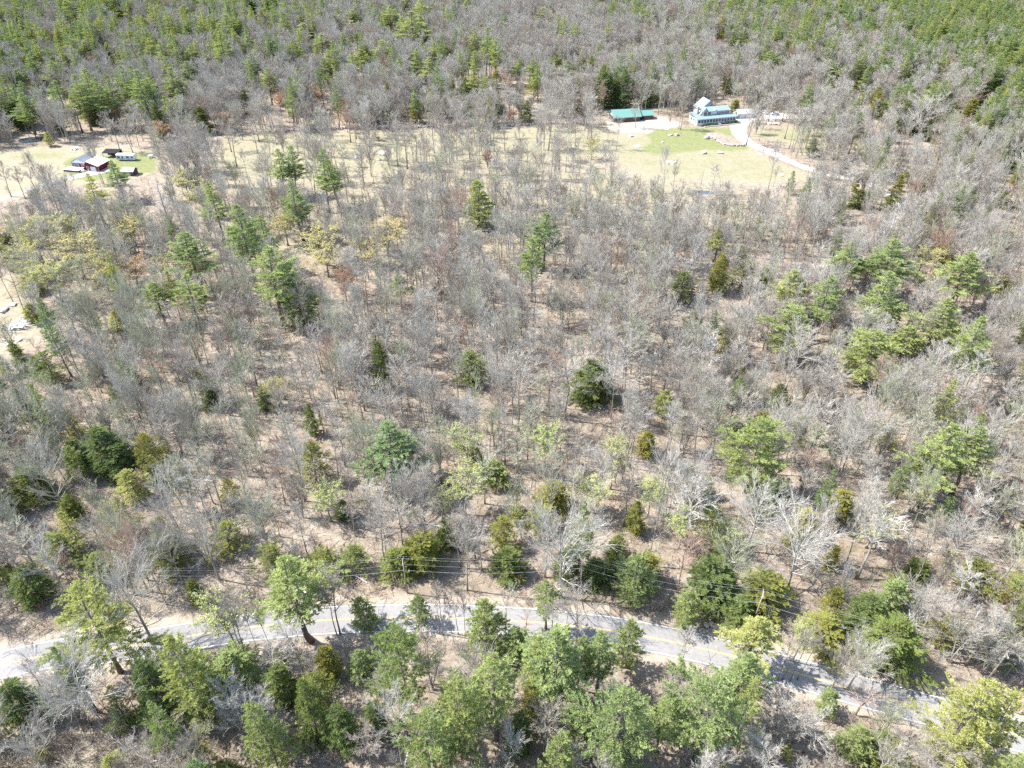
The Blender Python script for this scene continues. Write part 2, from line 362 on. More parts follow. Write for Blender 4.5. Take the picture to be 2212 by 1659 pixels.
wd2 = np.interp(np.arange(len(DRIVE2)), [0, len(DRIVE2)-12, len(DRIVE2)], [1.6, 1.7, 4.5])
ribbon('path', DRIVE2, -wd2, wd2, 0.03, M_GRAVEL2, jag=0.12)
# small pond in the grass, and a dark glossy patch at the field corner
def blob_poly(cx, cy, rx, ry, n=22, j=0.15):
    return [(cx+rx*cos(2*pi*k/n)*(1+random.uniform(-j, j)), cy+ry*sin(2*pi*k/n)*(1+random.uniform(-j, j))) for k in range(n)]
M_WATER, t_, b_ = mat('water', 0.08); b_.inputs['Base Color'].default_value = (0.05, 0.07, 0.09, 1); b_.inputs['Specular IOR Level'].default_value = 0.6
for (qx, qy, rx, ry) in ((1521, 416, 4.2, 2.2), (1504, 414, 1.8, 1.6), (72, 302, 7, 5)):
    c = at(qx, qy); b = MB(); P = blob_poly(*c, rx, ry); b.add([(x, y, 0.025) for x, y in P]+[(*c, 0.025)], None, [(i, (i+1) % len(P), len(P)) for i in range(len(P))])
    tag(obj('pond', b.mesh('pond', [M_WATER])), kind='structure')

# ------------------------------------------------------------------ tree shapes
def rnd_dirs(n, el0, el1):
    a = RNG.random(n)*2*pi; e = np.radians(RNG.uniform(el0, el1, n)); return np.stack([np.cos(a)*np.cos(e), np.sin(a)*np.cos(e), np.sin(e)], 1)
def norm(v): return v/(np.linalg.norm(v, axis=-1, keepdims=True)+1e-9)
def bare_shape(H, R, cb, nl=26, trunk_r=0.2, stems=1, twigs=1.0, buds=0, up=1.0, l3=6, dead=False):
    T, C, Bd = MB(), MB(), MB()
    A2, D2, L2, W2 = [], [], [], []
    for sidx in range(stems):
        lean = np.array([0., 0.]) if stems == 1 else RNG.uniform(0.5, 1.0)*R*0.8*np.array([cos(sidx*2*pi/stems+1), sin(sidx*2*pi/stems+1)])
        hh = H*(1 if stems == 1 else RNG.uniform(0.8, 1)); n = 9; z = np.linspace(0, hh, n)
        wob = np.cumsum(RNG.normal(size=(n, 2))*0.012*hh, 0)*np.linspace(0, 1, n)[:, None]
        xy = wob+lean[None]*np.linspace(0, 1, n)[:, None]**1.3
        P = np.c_[xy, z]; rr = trunk_r/(stems**0.4)*(1-0.93*np.linspace(0, 1, n)**0.9)+0.012; rr[0] *= 1.3
        T.tube(P, rr, 6)
        k = max(4, int(nl/stems**0.7)); ts = np.sort(RNG.uniform(cb, 0.985, k)); az = RNG.random()*6
        for t in ts:
            az += 2.4+RNG.normal()*0.4; u = (t-cb)/(1-cb)
            prof = (0.35+0.65*sin(pi*min(1, (u*0.75+0.22))))*(1 if u < 0.7 else 1-(u-0.7)*1.5)
            L = R*1.45*max(0.25, prof)*RNG.uniform(0.7, 1.3)*(0.7 if stems > 1 else 1.0)
            el = radians(RNG.uniform(38, 64)+14*u)*up
            p = np.array([np.interp(t*hh, z, P[:, i]) for i in range(3)])
            d = np.array([cos(az)*cos(el), sin(az)*cos(el), sin(el)]); pts = [p]; seg = L/4*1.15
            for i in range(4):
                d = norm(d+RNG.normal(size=3)*0.13+np.array([0, 0, 0.10*up])); pts.append(pts[-1]+d*seg)
            pts = np.array(pts); r0 = np.interp(t*hh, z, rr)*0.55
            C.tube(pts, np.linspace(min(r0, 0.05+0.012*L), 0.012, 5), 4, cap=False)
            m = int((6+L*1.35)*twigs)
            f = RNG.uniform(0.2, 1.0, m)*4; i0 = np.clip(f.astype(int), 0, 3); fr = (f-i0)[:, None]
            A = pts[i0]*(1-fr)+pts[i0+1]*fr; dd_ = norm(norm(pts[i0+1]-pts[i0])+norm(RNG.normal(size=(m, 3)))*0.62+np.array([0, 0, 0.3*up]))
            A2.append(A); D2.append(dd_); L2.append(L*RNG.uniform(0.25, 0.5, m)*(1.15-f/8)); W2.append(np.full(m, 0.018))
    A2 = np.vstack(A2); D2 = np.vstack(D2); L2 = np.concatenate(L2)
    M2 = A2+D2*L2[:, None]*0.5; E2 = M2+norm(D2+RNG.normal(size=D2.shape)*0.25+np.array([0, 0, 0.1*up]))*L2[:, None]*0.5
    C.prisms(A2, M2, 0.022, 0.016); C.prisms(M2, E2, 0.016, 0.007)
    if not dead:
        k3 = max(1, int(l3*twigs)); rep = np.repeat(np.arange(len(A2)), k3); f = RNG.uniform(0.15, 1.0, len(rep))[:, None]
        A3 = np.where(f < .5, A2[rep]+(M2[rep]-A2[rep])*f*2, M2[rep]+(E2[rep]-M2[rep])*(f-0.5)*2)
        D3 = norm(D2[rep]+norm(RNG.normal(size=(len(rep), 3)))*0.6+np.array([0, 0, 0.3*up])); L3 = (L2[rep]*RNG.uniform(0.3, 0.6, len(rep)))[:, None]
        E3 = A3+D3*L3; C.prisms(A3, E3, 0.012, 0.005)
        rep = np.repeat(np.arange(len(A3)), 2); f = RNG.uniform(0.2, 1.0, len(rep))[:, None]
        A4 = A3[rep]+(E3[rep]-A3[rep])*f; D4 = norm(D3[rep]+norm(RNG.normal(size=(len(rep), 3)))*0.6+np.array([0, 0, 0.2]))
        E4 = A4+D4*L3[rep]*RNG.uniform(0.4, 0.8, (len(rep), 1)); C.spikes(A4, E4, 0.018)
        if buds:
            rep = RNG.integers(0, len(A4), int(buds)); f = RNG.uniform(0.3, 1.05, len(rep))[:, None]
            A = A4[rep]+(E4[rep]-A4[rep])*f; D = norm(RNG.normal(size=A.shape)); Bd.needles(A, A+D*0.20, 0.14)
    return T, C, Bd
def pine_shape(H=25, R=3.6, cb=0.35, dens=1.0, spire=1.0, nsz=1.0, droop=0.0, whorl=0.95, rag=0.35, dead_low=True):
    T, C, F = MB(), MB(), MB()
    n = 10; z = np.linspace(0, H, n); xy = np.cumsum(RNG.normal(size=(n, 2))*0.08, 0); xy[0] = 0
    P = np.c_[xy, z]; rr = 0.012*H*(1-0.95*np.linspace(0, 1, n)**0.85)+0.02; rr[0] *= 1.25; T.tube(P, rr, 7)
    if dead_low:
        for t in RNG.uniform(cb*0.55, cb, 14):
            p = np.array([np.interp(t*H, z, P[:, i]) for i in range(3)]); d = rnd_dirs(1, -12, 10)[0]; L = R*RNG.uniform(0.15, 0.6)
            C.prisms(np.array([p]), np.array([p+d*L]), 0.03, 0.01, 0)
    zt = cb*H; az0 = 0; BA, BM, BE, BL, BU = [], [], [], [], []
    lob = RNG.uniform(0.75, 1.2, 8)
    while zt < H*0.985:
        u = (zt-cb*H)/(H*(1-cb)); prof = (1-u)**(0.75*spire)*min(1, 0.55+u*2.2)
        k = RNG.integers(5, 8); az0 += RNG.random()*2; lvl = RNG.uniform(1-rag, 1+rag*0.5)
        for i in range(k):
            if RNG.random() < 0.10: continue
            az = az0+i*2*pi/k+RNG.normal()*0.22; L = max(0.35, R*prof*lvl*lob[int(az/(2*pi)*8) % 8]*RNG.uniform(0.7, 1.15))
            el = radians(-8-14*droop+12*RNG.normal()*0.6+48*u**1.5)
            p = np.array([np.interp(zt, z, P[:, j]) for j in range(3)]); d = np.array([cos(az)*cos(el), sin(az)*cos(el), sin(el)])
            m_ = p+d*L*0.5; e_ = m_+norm(d+np.array([0, 0, 0.22-0.5*droop]))*L*0.5
            BA.append(p); BM.append(m_); BE.append(e_); BL.append(L); BU.append(u)
        zt += whorl*(1-0.45*u)*RNG.uniform(0.75, 1.25)
    BA, BM, BE, BL = map(np.array, (BA, BM, BE, BL))
    C.prisms(BA, BM, 0.02+0.008*BL, 0.02); C.prisms(BM, BE, 0.02, 0.008)
    ns = np.maximum(3, (BL*3.4*dens).astype(int)); rep = np.repeat(np.arange(len(BA)), ns)
    f = RNG.uniform(0.22, 1.0, len(rep))[:, None]
    A = np.where(f < .5, BA[rep]+(BM[rep]-BA[rep])*f*2, BM[rep]+(BE[rep]-BM[rep])*(f-0.5)*2)
    bd = norm(BE[rep]-BA[rep]); side = norm(np.cross(bd, np.array([0, 0, 1.])))*np.where(RNG.random(len(rep)) < .5, -1, 1)[:, None]
    D = norm(bd*0.8+side*RNG.uniform(0.2, 1.1, (len(rep), 1))+np.array([0, 0, 1.])*(RNG.normal(size=(len(rep), 1))*0.10+0.10-0.35*droop))
    L = (BL[rep]*RNG.uniform(0.22, 0.42, len(rep))*(1.2-0.5*f[:, 0])+0.15)[:, None]; E = A+D*L
    C.prisms(A, E, 0.012, 0.005)
    nt_ = np.maximum(2, (L[:, 0]/(0.17*nsz)).astype(int)+1); r2 = np.repeat(np.arange(len(A)), nt_*5)
    f = RNG.uniform(0.2, 1.05, len(r2))[:, None]; Q = A[r2]+(E[r2]-A[r2])*f
    nd = norm(D[r2]*0.7+norm(RNG.normal(size=Q.shape))*np.array([.85, .85, .5])+np.array([0, 0, 0.30-0.6*droop]))
    F.needles(Q, Q+nd*RNG.uniform(0.18, 0.36, (len(Q), 1))*nsz, 0.10*nsz)
    top = np.repeat(P[-1:][:], 30, 0); F.needles(top-np.array([0, 0, 1.])*RNG.random((30, 1))*0.8, top+norm(RNG.normal(size=(30, 3))+np.array([0, 0, 1.5]))*0.35, 0.08)
    return T, C, F
SHAPES = {}
def reg(kind, H, R, cb, trunk, crown, fol, mats):
    """stores part meshes and one joined shape used by the far woods"""
    me_t = trunk.mesh(kind+'_trunk', [mats[0]], True)
    cr = MB(); cr.merge(crown, 0)
    if fol is not None and fol.n: cr.merge(fol, 1)
    me_c = cr.mesh(kind+'_crown', [mats[1]]+([mats[2]] if fol is not None and fol.n else []))
    j = MB(); j.merge(trunk, 0).merge(crown, 1)
    if fol is not None and fol.n: j.merge(fol, 2)
    me_j = j.mesh(kind+'_whole', list(mats[:3 if fol is not None and fol.n else 2]))
    SHAPES.setdefault(kind, []).append(dict(H=H, R=R, cb=cb, trunk=me_t, crown=me_c, whole=me_j))
BM = (M_BARK, M_TWIG, M_BUD); PM = (M_PBARK, M_PBARK, M_NEEDLE); HM = (M_PBARK, M_PBARK, M_HEM)
for H, R, cb, nl in ((21, 2.7, .42, 26), (20, 2.4, .45, 24), (22, 3.0, .40, 28), (19, 2.6, .36, 26), (18, 2.9, .3, 30), (21, 2.3, .5, 20), (17, 3.1, .38, 24)): reg('bare', H, R, cb, *bare_shape(H, R, cb, nl, 0.14), BM)
for H, R, cb in ((18, 1.6, .5), (17, 1.9, .42), (14, 1.7, .35), (16, 1.5, .55), (15, 2.1, .3)): reg('slim', H, R, cb, *bare_shape(H, R, cb, 18, 0.095), BM)
for H, R, cb in ((17, 4.6, .25), (18, 5.0, .3), (16, 4.4, .2), (19, 4.8, .35)): reg('broad', H, R, cb, *bare_shape(H, R, cb, 34, 0.26, up=0.75), BM)
for H, R, st in ((15, 3.2, 4), (13, 3.0, 5), (14, 3.4, 3), (12, 3.3, 6)): reg('multi', H, R, .25, *bare_shape(H, R, .25, 44, 0.2, stems=st), BM)
reg('snag', 15, 2.0, .3, *bare_shape(15, 2.0, .3, 20, 0.18, dead=True, up=0.4), BM)
for H, R, cb, nb in ((15, 3.0, .3, 3800), (13, 3.4, .2, 4600), (17, 2.8, .4, 3400)): reg('bud', H, R, cb, *bare_shape(H, R, cb, 26, 0.17, buds=nb, twigs=0.9), BM)
for H, R in ((3.2, 1.1), (4.5, 1.0), (2.4, 1.3)): reg('brush', H, R, .1, *bare_shape(H, R, .1, 12, 0.04, stems=3, twigs=0.6, l3=3), BM)
for k in range(3):
    q_ = MB(); A = np.c_[RNG.normal(size=(34, 2))*1.9, RNG.uniform(.05, .35, 34)]; D = norm(np.c_[RNG.normal(size=(34, 2)), RNG.normal(size=34)*.12]); q_.prisms(A, A+D*RNG.uniform(.5, 3.2, (34, 1)), RNG.uniform(.02, .06, 34), .012)
    t_ = MB(); t_.prisms(A[:1], A[:1]+D[:1], .03, .02); reg('sticks', 1, 2, .1, t_, q_, None, BM)
N_ST = 3
for k in range(5): reg('pine', 25, 3.6, .38, *pine_shape(25, 3.6, .38, rag=0.5, dens=1.3, whorl=1.15, spire=0.85, nsz=1.1), PM)
for k in range(5): reg('softpine', 15, 3.2, .12, *pine_shape(15, 3.2, .12, dens=1.1, rag=0.45, whorl=0.72, spire=0.68, dead_low=False), PM)
for k in range(4): reg('bigpine', 24, 6.0, .25, *pine_shape(24, 6.0, .25, dens=1.2, rag=0.55, spire=0.8, nsz=1.15, whorl=1.3), PM)
for k in range(5): reg('hemlock', 14, 3.4, .06, *pine_shape(14, 3.4, .06, dens=1.4, rag=0.5, droop=0.4, whorl=0.55, spire=0.62, nsz=0.85, dead_low=False), HM)
for k in range(3): reg('dimhem', 14, 2.8, .15, *pine_shape(14, 2.8, .15, dens=0.8, rag=0.6, droop=0.3, whorl=0.7, nsz=0.75, spire=0.6), HM)
reg('deadpine', 19, 3.2, .3, *pine_shape(19, 3.2, .3, dens=1.3, rag=0.4)[:2], None, (M_DEADTW, M_DEADTW))
N_KIND = {'bare': 'bare_tree', 'slim': 'bare_tree', 'broad': 'bare_tree', 'multi': 'bare_tree', 'snag': 'dead_tree', 'bud': 'budding_tree', 'brush': 'brush', 'sticks': 'brush',
          'pine': 'pine_tree', 'softpine': 'pine_tree', 'bigpine': 'pine_tree', 'hemlock': 'hemlock_tree', 'dimhem': 'hemlock_tree', 'deadpine': 'dead_tree'}

# ------------------------------------------------------------------ hand-placed trees: (kind, x, y_top, y_crown_bottom, crown width, tone[, height])
P, SP, G, HK, O, Y = 'pine', 'softpine', 'bigpine', 'hemlock', 'dimhem', 'bud'
HAND = [
 # middle distance
 (P,600,322,393,46,.35),(P,622,318,390,46,.35),(P,690,320,413,48,.3),(P,717,343,413,44,.35),(P,632,393,480,55,.3),(P,450,393,477,50,.4),(P,510,445,585,72,.3),(P,560,463,545,52,.35),
 (P,572,528,650,96,.45),(P,400,503,600,86,.3),(P,397,596,683,66,.45),(P,327,610,676,60,.5),(SP,637,610,710,96,.45),(P,240,347,407,46,.15),(P,187,375,447,40,.9),('deadpine',330,380,470,60,.7),
 (SP,1032,390,490,66,.6),(P,1177,460,545,58,.2),(P,1150,515,607,50,.4),(P,861,590,643,48,.35),(P,837,926,1037,112,.15),(SP,1070,996,1050,62,.6),(HK,1400,933,985,46,1.),(Y,1180,935,1015,74,.85),
 (HK,1197,1045,1125,78,.95),(Y,1270,1036,1100,84,.7),(SP,1437,843,900,42,.8),(HK,1285,782,885,100,.45),(HK,817,740,850,46,.3),(O,1020,760,832,80,.4),(HK,895,213,267,30,.9),(HK,1140,217,267,30,.5),
 (P,1840,525,602,62,.45),(P,1930,520,610,86,.35),(P,1925,590,700,84,.5),(P,1798,590,690,66,.4),(P,1730,587,660,70,.7),(G,1720,660,765,132,.5),(G,1903,712,818,132,.6),(P,1970,706,765,60,.6),(P,2100,545,643,92,.5),
 (HK,2175,597,640,60,1.),(P,2053,650,740,86,.6),(P,2128,680,812,76,.5),(HK,1562,548,632,44,.9),(G,1655,900,1048,142,.55),(HK,1655,888,930,40,.95),(P,2070,925,1050,100,.55),(P,2130,925,1030,80,.5),(P,1555,493,535,40,.7),
 (HK,1828,1060,1125,60,.9),(HK,1748,1106,1180,78,1.),(HK,1680,1048,1140,80,.1),(O,1590,900,960,50,.4),(O,1480,590,650,60,.4),(O,1610,560,620,50,.5),
 # lower part, beyond the road
 (HK,35,1230,1325,84,.3),(P,325,1130,1168,42,.5),(HK,410,1250,1312,36,.6),(SP,273,1016,1092,66,.85),(HK,150,945,1022,56,.35),(HK,205,925,1040,90,.2),(HK,245,960,1045,70,.15),(HK,140,1075,1130,52,.6),(HK,50,1010,1095,80,.6),
 (HK,20,740,808,36,.4),(HK,68,772,812,40,.3),(SP,240,673,712,34,.95),(HK,445,830,892,46,.15),(HK,565,840,885,34,.2),(HK,663,873,945,34,.4),(O,665,960,1045,62,.7),(HK,60,655,688,40,.8),(HK,55,590,640,46,.7),(O,90,760,830,60,.4),
 (HK,905,1158,1250,92,.75),(HK,855,1190,1256,76,.6),(O,1085,1120,1190,60,.8),(HK,1100,1190,1262,76,.5),(HK,1330,1165,1242,50,.6),(HK,1290,1210,1278,68,.2),(SP,1385,1200,1312,86,.4),(O,1175,1100,1160,60,.8),
 (HK,1555,1216,1330,116,.3),(HK,1655,1250,1345,126,.75),(HK,1795,1335,1412,108,.8),(SP,1940,1256,1345,80,.4),(HK,1950,1330,1472,140,.5),(HK,1890,1290,1400,90,.3),(O,2120,1215,1285,90,.7),(O,2185,1380,1450,80,.3),(HK,1810,1180,1216,32,.9),
 (HK,1600,1290,1345,90,.35),(HK,960,1130,1190,50,.3),(O,760,1180,1240,60,.5),(O,690,1190,1250,70,.7),(O,580,1180,1250,80,.6),(O,480,1130,1200,80,.7),(O,350,1180,1250,80,.6),(O,120,1160,1230,90,.5),(O,200,1200,1260,80,.5),
 # road verge and near side
 (G,150,1266,1430,196,.75,25),(P,620,1206,1395,130,.55,24),(P,1184,1253,1312,54,.4,15),(SP,1490,1280,1362,60,.55),(P,1640,1340,1422,94,.9,15),(SP,778,1293,1373,56,.55,9),(O,900,1290,1352,50,.3),(SP,1800,1495,1540,50,.4),(Y,1740,1360,1402,60,.8,10),
 (Y,473,1305,1390,90,.75,15),(SP,355,1383,1590,112,.65),(HK,290,1440,1585,100,.15),(SP,490,1410,1515,112,.4),(SP,547,1525,1680,84,.5),(HK,650,1480,1625,84,.45),(HK,700,1400,1482,60,.9),(HK,600,1440,1540,80,.4),(HK,420,1450,1560,80,.35),
 (G,857,1350,1535,128,.4,26),(SP,1042,1297,1425,86,.5),(SP,1108,1360,1442,70,.35),(P,1070,1425,1600,110,.55,24),(G,985,1465,1680,150,.6,24),(G,930,1540,1720,150,.45,22),(P,1210,1370,1540,118,.4,24),(P,1165,1380,1470,70,.6,20),
 (P,1306,1370,1480,76,.35,18),(SP,1360,1340,1452,60,.5),(P,1255,1370,1450,55,.5,17),(G,1350,1490,1700,196,.35,24),(SP,1255,1540,1612,80,.5,14),(SP,1210,1600,1700,90,.45,15),(P,1450,1500,1600,80,.5,18),(G,1555,1470,1700,206,.35,24),
 (P,1625,1412,1530,98,.4,20),(SP,1865,1568,1645,70,.45,9),(HK,1915,1583,1632,54,.5,7),(G,2140,1478,1700,170,.95,24),(G,2215,1500,1720,120,1.,22),(HK,730,1530,1640,80,.25),(HK,1130,1540,1640,60,.2),(HK,10,1480,1580,90,.25),
 # far woods, left
 (P,367,147,217,45,.4),(P,402,133,180,40,.2),(P,408,98,140,32,.5),(P,290,150,250,52,.4),(P,180,145,255,50,.45),(P,155,160,240,42,.4),(P,205,165,240,42,.3),(P,150,205,258,34,.6),(P,540,113,168,36,.15),(P,572,147,200,38,.45),(HK,430,230,290,40,.4),
 (P,470,67,145,40,.5),(P,490,30,80,48,.5),(P,613,25,80,30,.5),(P,647,103,145,30,.6),(P,535,75,120,38,.4),(P,690,73,115,46,.5),(P,703,125,170,40,.4),(P,655,50,85,46,.6),(HK,337,45,82,22,.3),(P,247,18,45,32,.7),(P,313,90,135,25,.6),(P,345,88,140,34,.5),
 (P,297,30,58,30,.5),(P,230,90,120,28,.5),(P,250,110,140,30,.4),(HK,152,30,70,26,.8),(HK,115,65,100,30,.6),(HK,60,70,105,34,.6),(P,110,130,180,40,.4),(P,60,125,165,40,.3),(P,30,150,190,38,.2),(P,22,30,60,40,.5),(P,140,0,40,40,.5),(P,40,200,260,50,.2),(HK,25,220,280,46,.2),
 (P,10,145,190,30,.3),(P,180,90,130,34,.5),(P,398,10,45,34,.5),(P,560,-5,30,40,.6),(P,120,175,220,38,.3),(P,80,180,215,36,.3),(P,230,170,235,34,.35),(P,260,150,215,30,.3),(SP,98,285,315,20,.9),(HK,525,195,245,26,.2),
 # far woods, centre
 (P,757,20,57,40,.6),(P,887,23,87,58,.55),(P,867,35,85,36,.6),(P,905,32,75,36,.6),(P,867,0,30,30,.6),(P,817,87,137,44,.6),(P,777,107,147,40,.6),(P,740,70,110,30,.3),(P,768,70,100,30,.5),(P,897,103,155,32,.5),(P,937,90,135,38,.6),(P,925,123,172,40,.6),(P,962,92,125,22,.2),
 (P,1024,60,110,28,.6),(P,1048,60,148,35,.5),(P,1070,85,148,35,.6),(P,1024,110,157,30,.5),(P,1097,113,140,22,.6),(P,1119,127,167,30,.4),(P,1153,127,170,32,.5),(O,1153,165,210,34,.8),(P,1202,117,147,28,.6),(P,1225,130,165,30,.4),(HK,1253,120,155,30,.9),(P,1277,120,153,25,.4),
 (HK,1000,167,205,34,.7),(HK,1020,175,205,26,.3),(HK,1070,150,192,26,.9),(HK,1305,140,233,44,.5),(HK,1320,165,233,34,.2),(HK,1353,150,233,42,.2),(HK,1342,85,112,18,.6),(HK,1417,53,73,18,.5),(P,1175,17,43,40,.7),(HK,1450,47,67,18,.9),(HK,1380,80,97,18,.5),(HK,1402,200,233,26,.2),(HK,1445,75,92,16,.9),
 (P,840,10,60,40,.6),(P,905,0,40,40,.6),(P,1005,0,30,30,.5),(P,930,5,30,28,.5),
 # far woods, right
 (P,1790,130,166,56,.5),(HK,1900,200,256,32,.95),(HK,1915,215,260,28,.5),(HK,1855,173,200,28,1.),(SP,1875,195,210,24,.6),(HK,2107,213,265,35,1.),(HK,2070,213,245,30,1.),(HK,1970,245,290,50,.7),(HK,2012,262,304,30,.0),(HK,1950,377,435,30,.95),(HK,1855,377,415,20,.9),(HK,1862,408,452,40,.6),
 (HK,1930,420,450,30,.7),(HK,2195,320,365,40,.4),(HK,2175,413,445,40,.9),(P,1965,148,175,34,.5),(HK,2155,180,225,40,.1),(HK,2015,190,213,20,.9),(HK,2055,520,575,54,1.),(HK,2040,240,270,26,.8),(P,1665,110,150,44,.4),(P,1610,60,95,26,.3),(P,1600,70,110,30,.6),(O,1580,170,200,34,.2),
 (HK,1560,65,100,24,.9),(P,1690,120,150,30,.5),(HK,1590,215,235,26,.8),(Y,1865,300,325,24,.55,9),
 # budding / coloured hardwoods
 (Y,690,500,560,80,.42),(Y,700,540,590,70,.38),(Y,60,490,560,90,.5),(Y,110,470,540,80,.45),(Y,30,540,600,70,.5),(Y,150,520,590,90,.42),(Y,100,570,640,90,.6),(Y,395,375,420,60,.5),(Y,430,410,460,60,.5),(Y,610,470,520,60,.36),(Y,350,560,600,60,.4),(Y,210,560,620,80,.4),
 (Y,1280,305,335,36,.5,9),(Y,745,238,275,26,.0),(Y,730,215,250,30,.05),(Y,1105,240,262,26,.0),(Y,1100,165,195,26,.05),(Y,600,205,240,30,.05),(Y,480,245,280,34,.08),(Y,690,190,225,30,.05),(Y,1240,210,240,30,.1),(Y,1855,310,345,40,.33,8),(Y,830,480,540,70,.3),(Y,790,520,570,80,.35),(Y,740,590,640,50,.05),
 (Y,235,225,255,26,.05),(Y,350,265,300,40,.12),(Y,45,600,660,60,.6),(Y,2030,590,650,90,.36),(Y,2000,540,590,60,.5),(Y,590,820,870,60,.5),(Y,1010,930,1010,70,.8),(Y,1000,1020,1100,80,.75),(Y,1330,960,1040,60,.7),(Y,270,480,540,70,.4),(Y,280,570,620,70,.15),(Y,1220,1420,1500,60,.6),
 (Y,430,560,610,60,.3),(Y,1410,1050,1110,70,.9),(Y,1560,1130,1180,70,.85),(Y,1480,1120,1180,70,.9),(Y,2000,1040,1100,70,.7),(Y,1900,1120,1180,80,.7),(Y,700,1060,1120,70,.85),(Y,950,1060,1120,60,.7),
]
# hand-placed bare trees: (kind, x, y_base, height, crown width, tone)
BARE = [
 ('broad',1210,1290,22,140,.72),('bare',1010,1275,24,70,.45),('bare',1192,1385,13,60,.5),('broad',1245,1385,13,70,.55),('slim',950,1370,15,40,.3),('slim',957,1372,13,34,.3),('slim',990,1370,13,36,.25),('slim',1005,1372,14,36,.3),('slim',1091,1360,14,40,.5),('slim',975,1368,11,30,.3),
 ('snag',1132,1380,8,40,.1),('broad',330,1390,20,130,.6),('bare',520,1400,16,60,.35),('bare',535,1425,18,60,.35),('slim',555,1400,15,34,.3),('slim',585,1400,14,34,.3),('bare',735,1370,19,80,.3),('slim',728,1372,17,50,.25),('broad',1830,1490,13,90,.76),('broad',1793,1495,12,60,.3),('snag',1845,1545,9,60,.05),
 ('slim',1680,1470,16,40,.35),('slim',1690,1468,15,36,.35),('slim',1707,1470,17,40,.3),('slim',1722,1468,14,36,.35),('multi',935,1490,14,100,.35),('multi',1700,1610,12,110,.55),('bare',1735,1625,11,80,.6),('multi',530,1590,16,110,.75),('multi',590,1600,15,100,.75),
 ('multi',175,1560,13,120,.7),('broad',225,1575,20,150,.72),('bare',870,1659,22,90,.6),('multi',2050,1430,16,110,.55),('multi',2120,1455,14,100,.5),('bare',1470,1450,12,70,.72),
 ('bare',1120,930,24,90,.55),('bare',1220,905,22,90,.4),('bare',1348,860,22,90,.5),('bare',990,880,20,60,.45),('bare',1140,840,20,60,.55),('slim',1065,850,17,50,.5),('bare',780,870,20,80,.6),('broad',1350,760,18,100,.45),('broad',1310,870,14,100,.74),('multi',1765,900,16,90,.6),('multi',1760,960,14,100,.6),
 ('bare',1690,860,22,90,.45),('bare',1990,880,20,90,.72),('bare',2060,900,20,90,.7),('slim',1500,860,20,90,.7),('multi',520,740,16,100,.25),('bare',640,980,22,80,.3),('bare',1480,1180,18,120,.76),('broad',1700,1270,18,140,.74),('broad',1610,1190,16,120,.72),('bare',1850,1250,18,110,.7),
 # meadow and farmyard trees
 ('bare',758,308,19,40,.25),('slim',770,300,17,36,.25),('bare',812,298,16,34,.3),('bare',800,345,21,50,.3),('bare',965,355,22,52,.3),('bare',938,330,18,36,.35),('bare',1040,326,20,44,.45),('bare',1068,327,18,38,.45),('bare',1057,328,17,36,.45),('bare',1015,344,19,44,.3),('bare',1185,325,20,46,.5),
 ('bare',860,360,20,60,.35),('bare',880,365,20,60,.3),('bare',900,350,18,50,.35),('bare',500,328,18,44,.35),('bare',512,360,18,46,.35),('bare',560,306,18,40,.3),('bare',610,305,16,36,.35),('bare',345,332,14,34,.4),('bare',288,331,16,40,.4),('slim',260,327,15,34,.4),('multi',430,375,17,70,.45),('multi',400,365,16,70,.45),
 ('bare',1470,281,21,32,.3),('bare',1466,279,20,26,.4),('bare',1612,313,19,46,.45),('bare',1372,276,15,28,.5),('bare',1331,324,15,26,.5),('bare',1447,262,18,30,.3),('bare',1704,322,20,36,.6),('slim',1714,328,20,36,.6),('bare',1740,320,19,40,.6),('slim',1732,335,14,26,.3),('slim',1705,352,9,16,.3),('snag',1649,326,7,14,.2),
 ('bare',1770,368,18,56,.45),('bare',1778,374,16,50,.3),('slim',1730,330,14,30,.5),('bare',1800,345,17,60,.5),('bare',1695,300,18,40,.5),('broad',1985,300,19,80,.65),('multi',2050,330,17,80,.7),('bare',1640,305,16,20,.5),('bare',1660,262,17,34,.5),('bare',1675,262,17,34,.5),('bare',1690,262,16,34,.5),
 ('snag',60,690,22,30,.1),('slim',30,655,17,40,.2),('slim',25,425,15,40,.3),('slim',55,430,14,40,.35),('bare',85,430,16,50,.35),('bare',130,440,16,50,.35),('bare',165,480,18,60,.4),('bare',285,495,16,50,.25),
 ('slim',100,1500,10,60,.2),('snag',15,1530,9,50,.15),
]

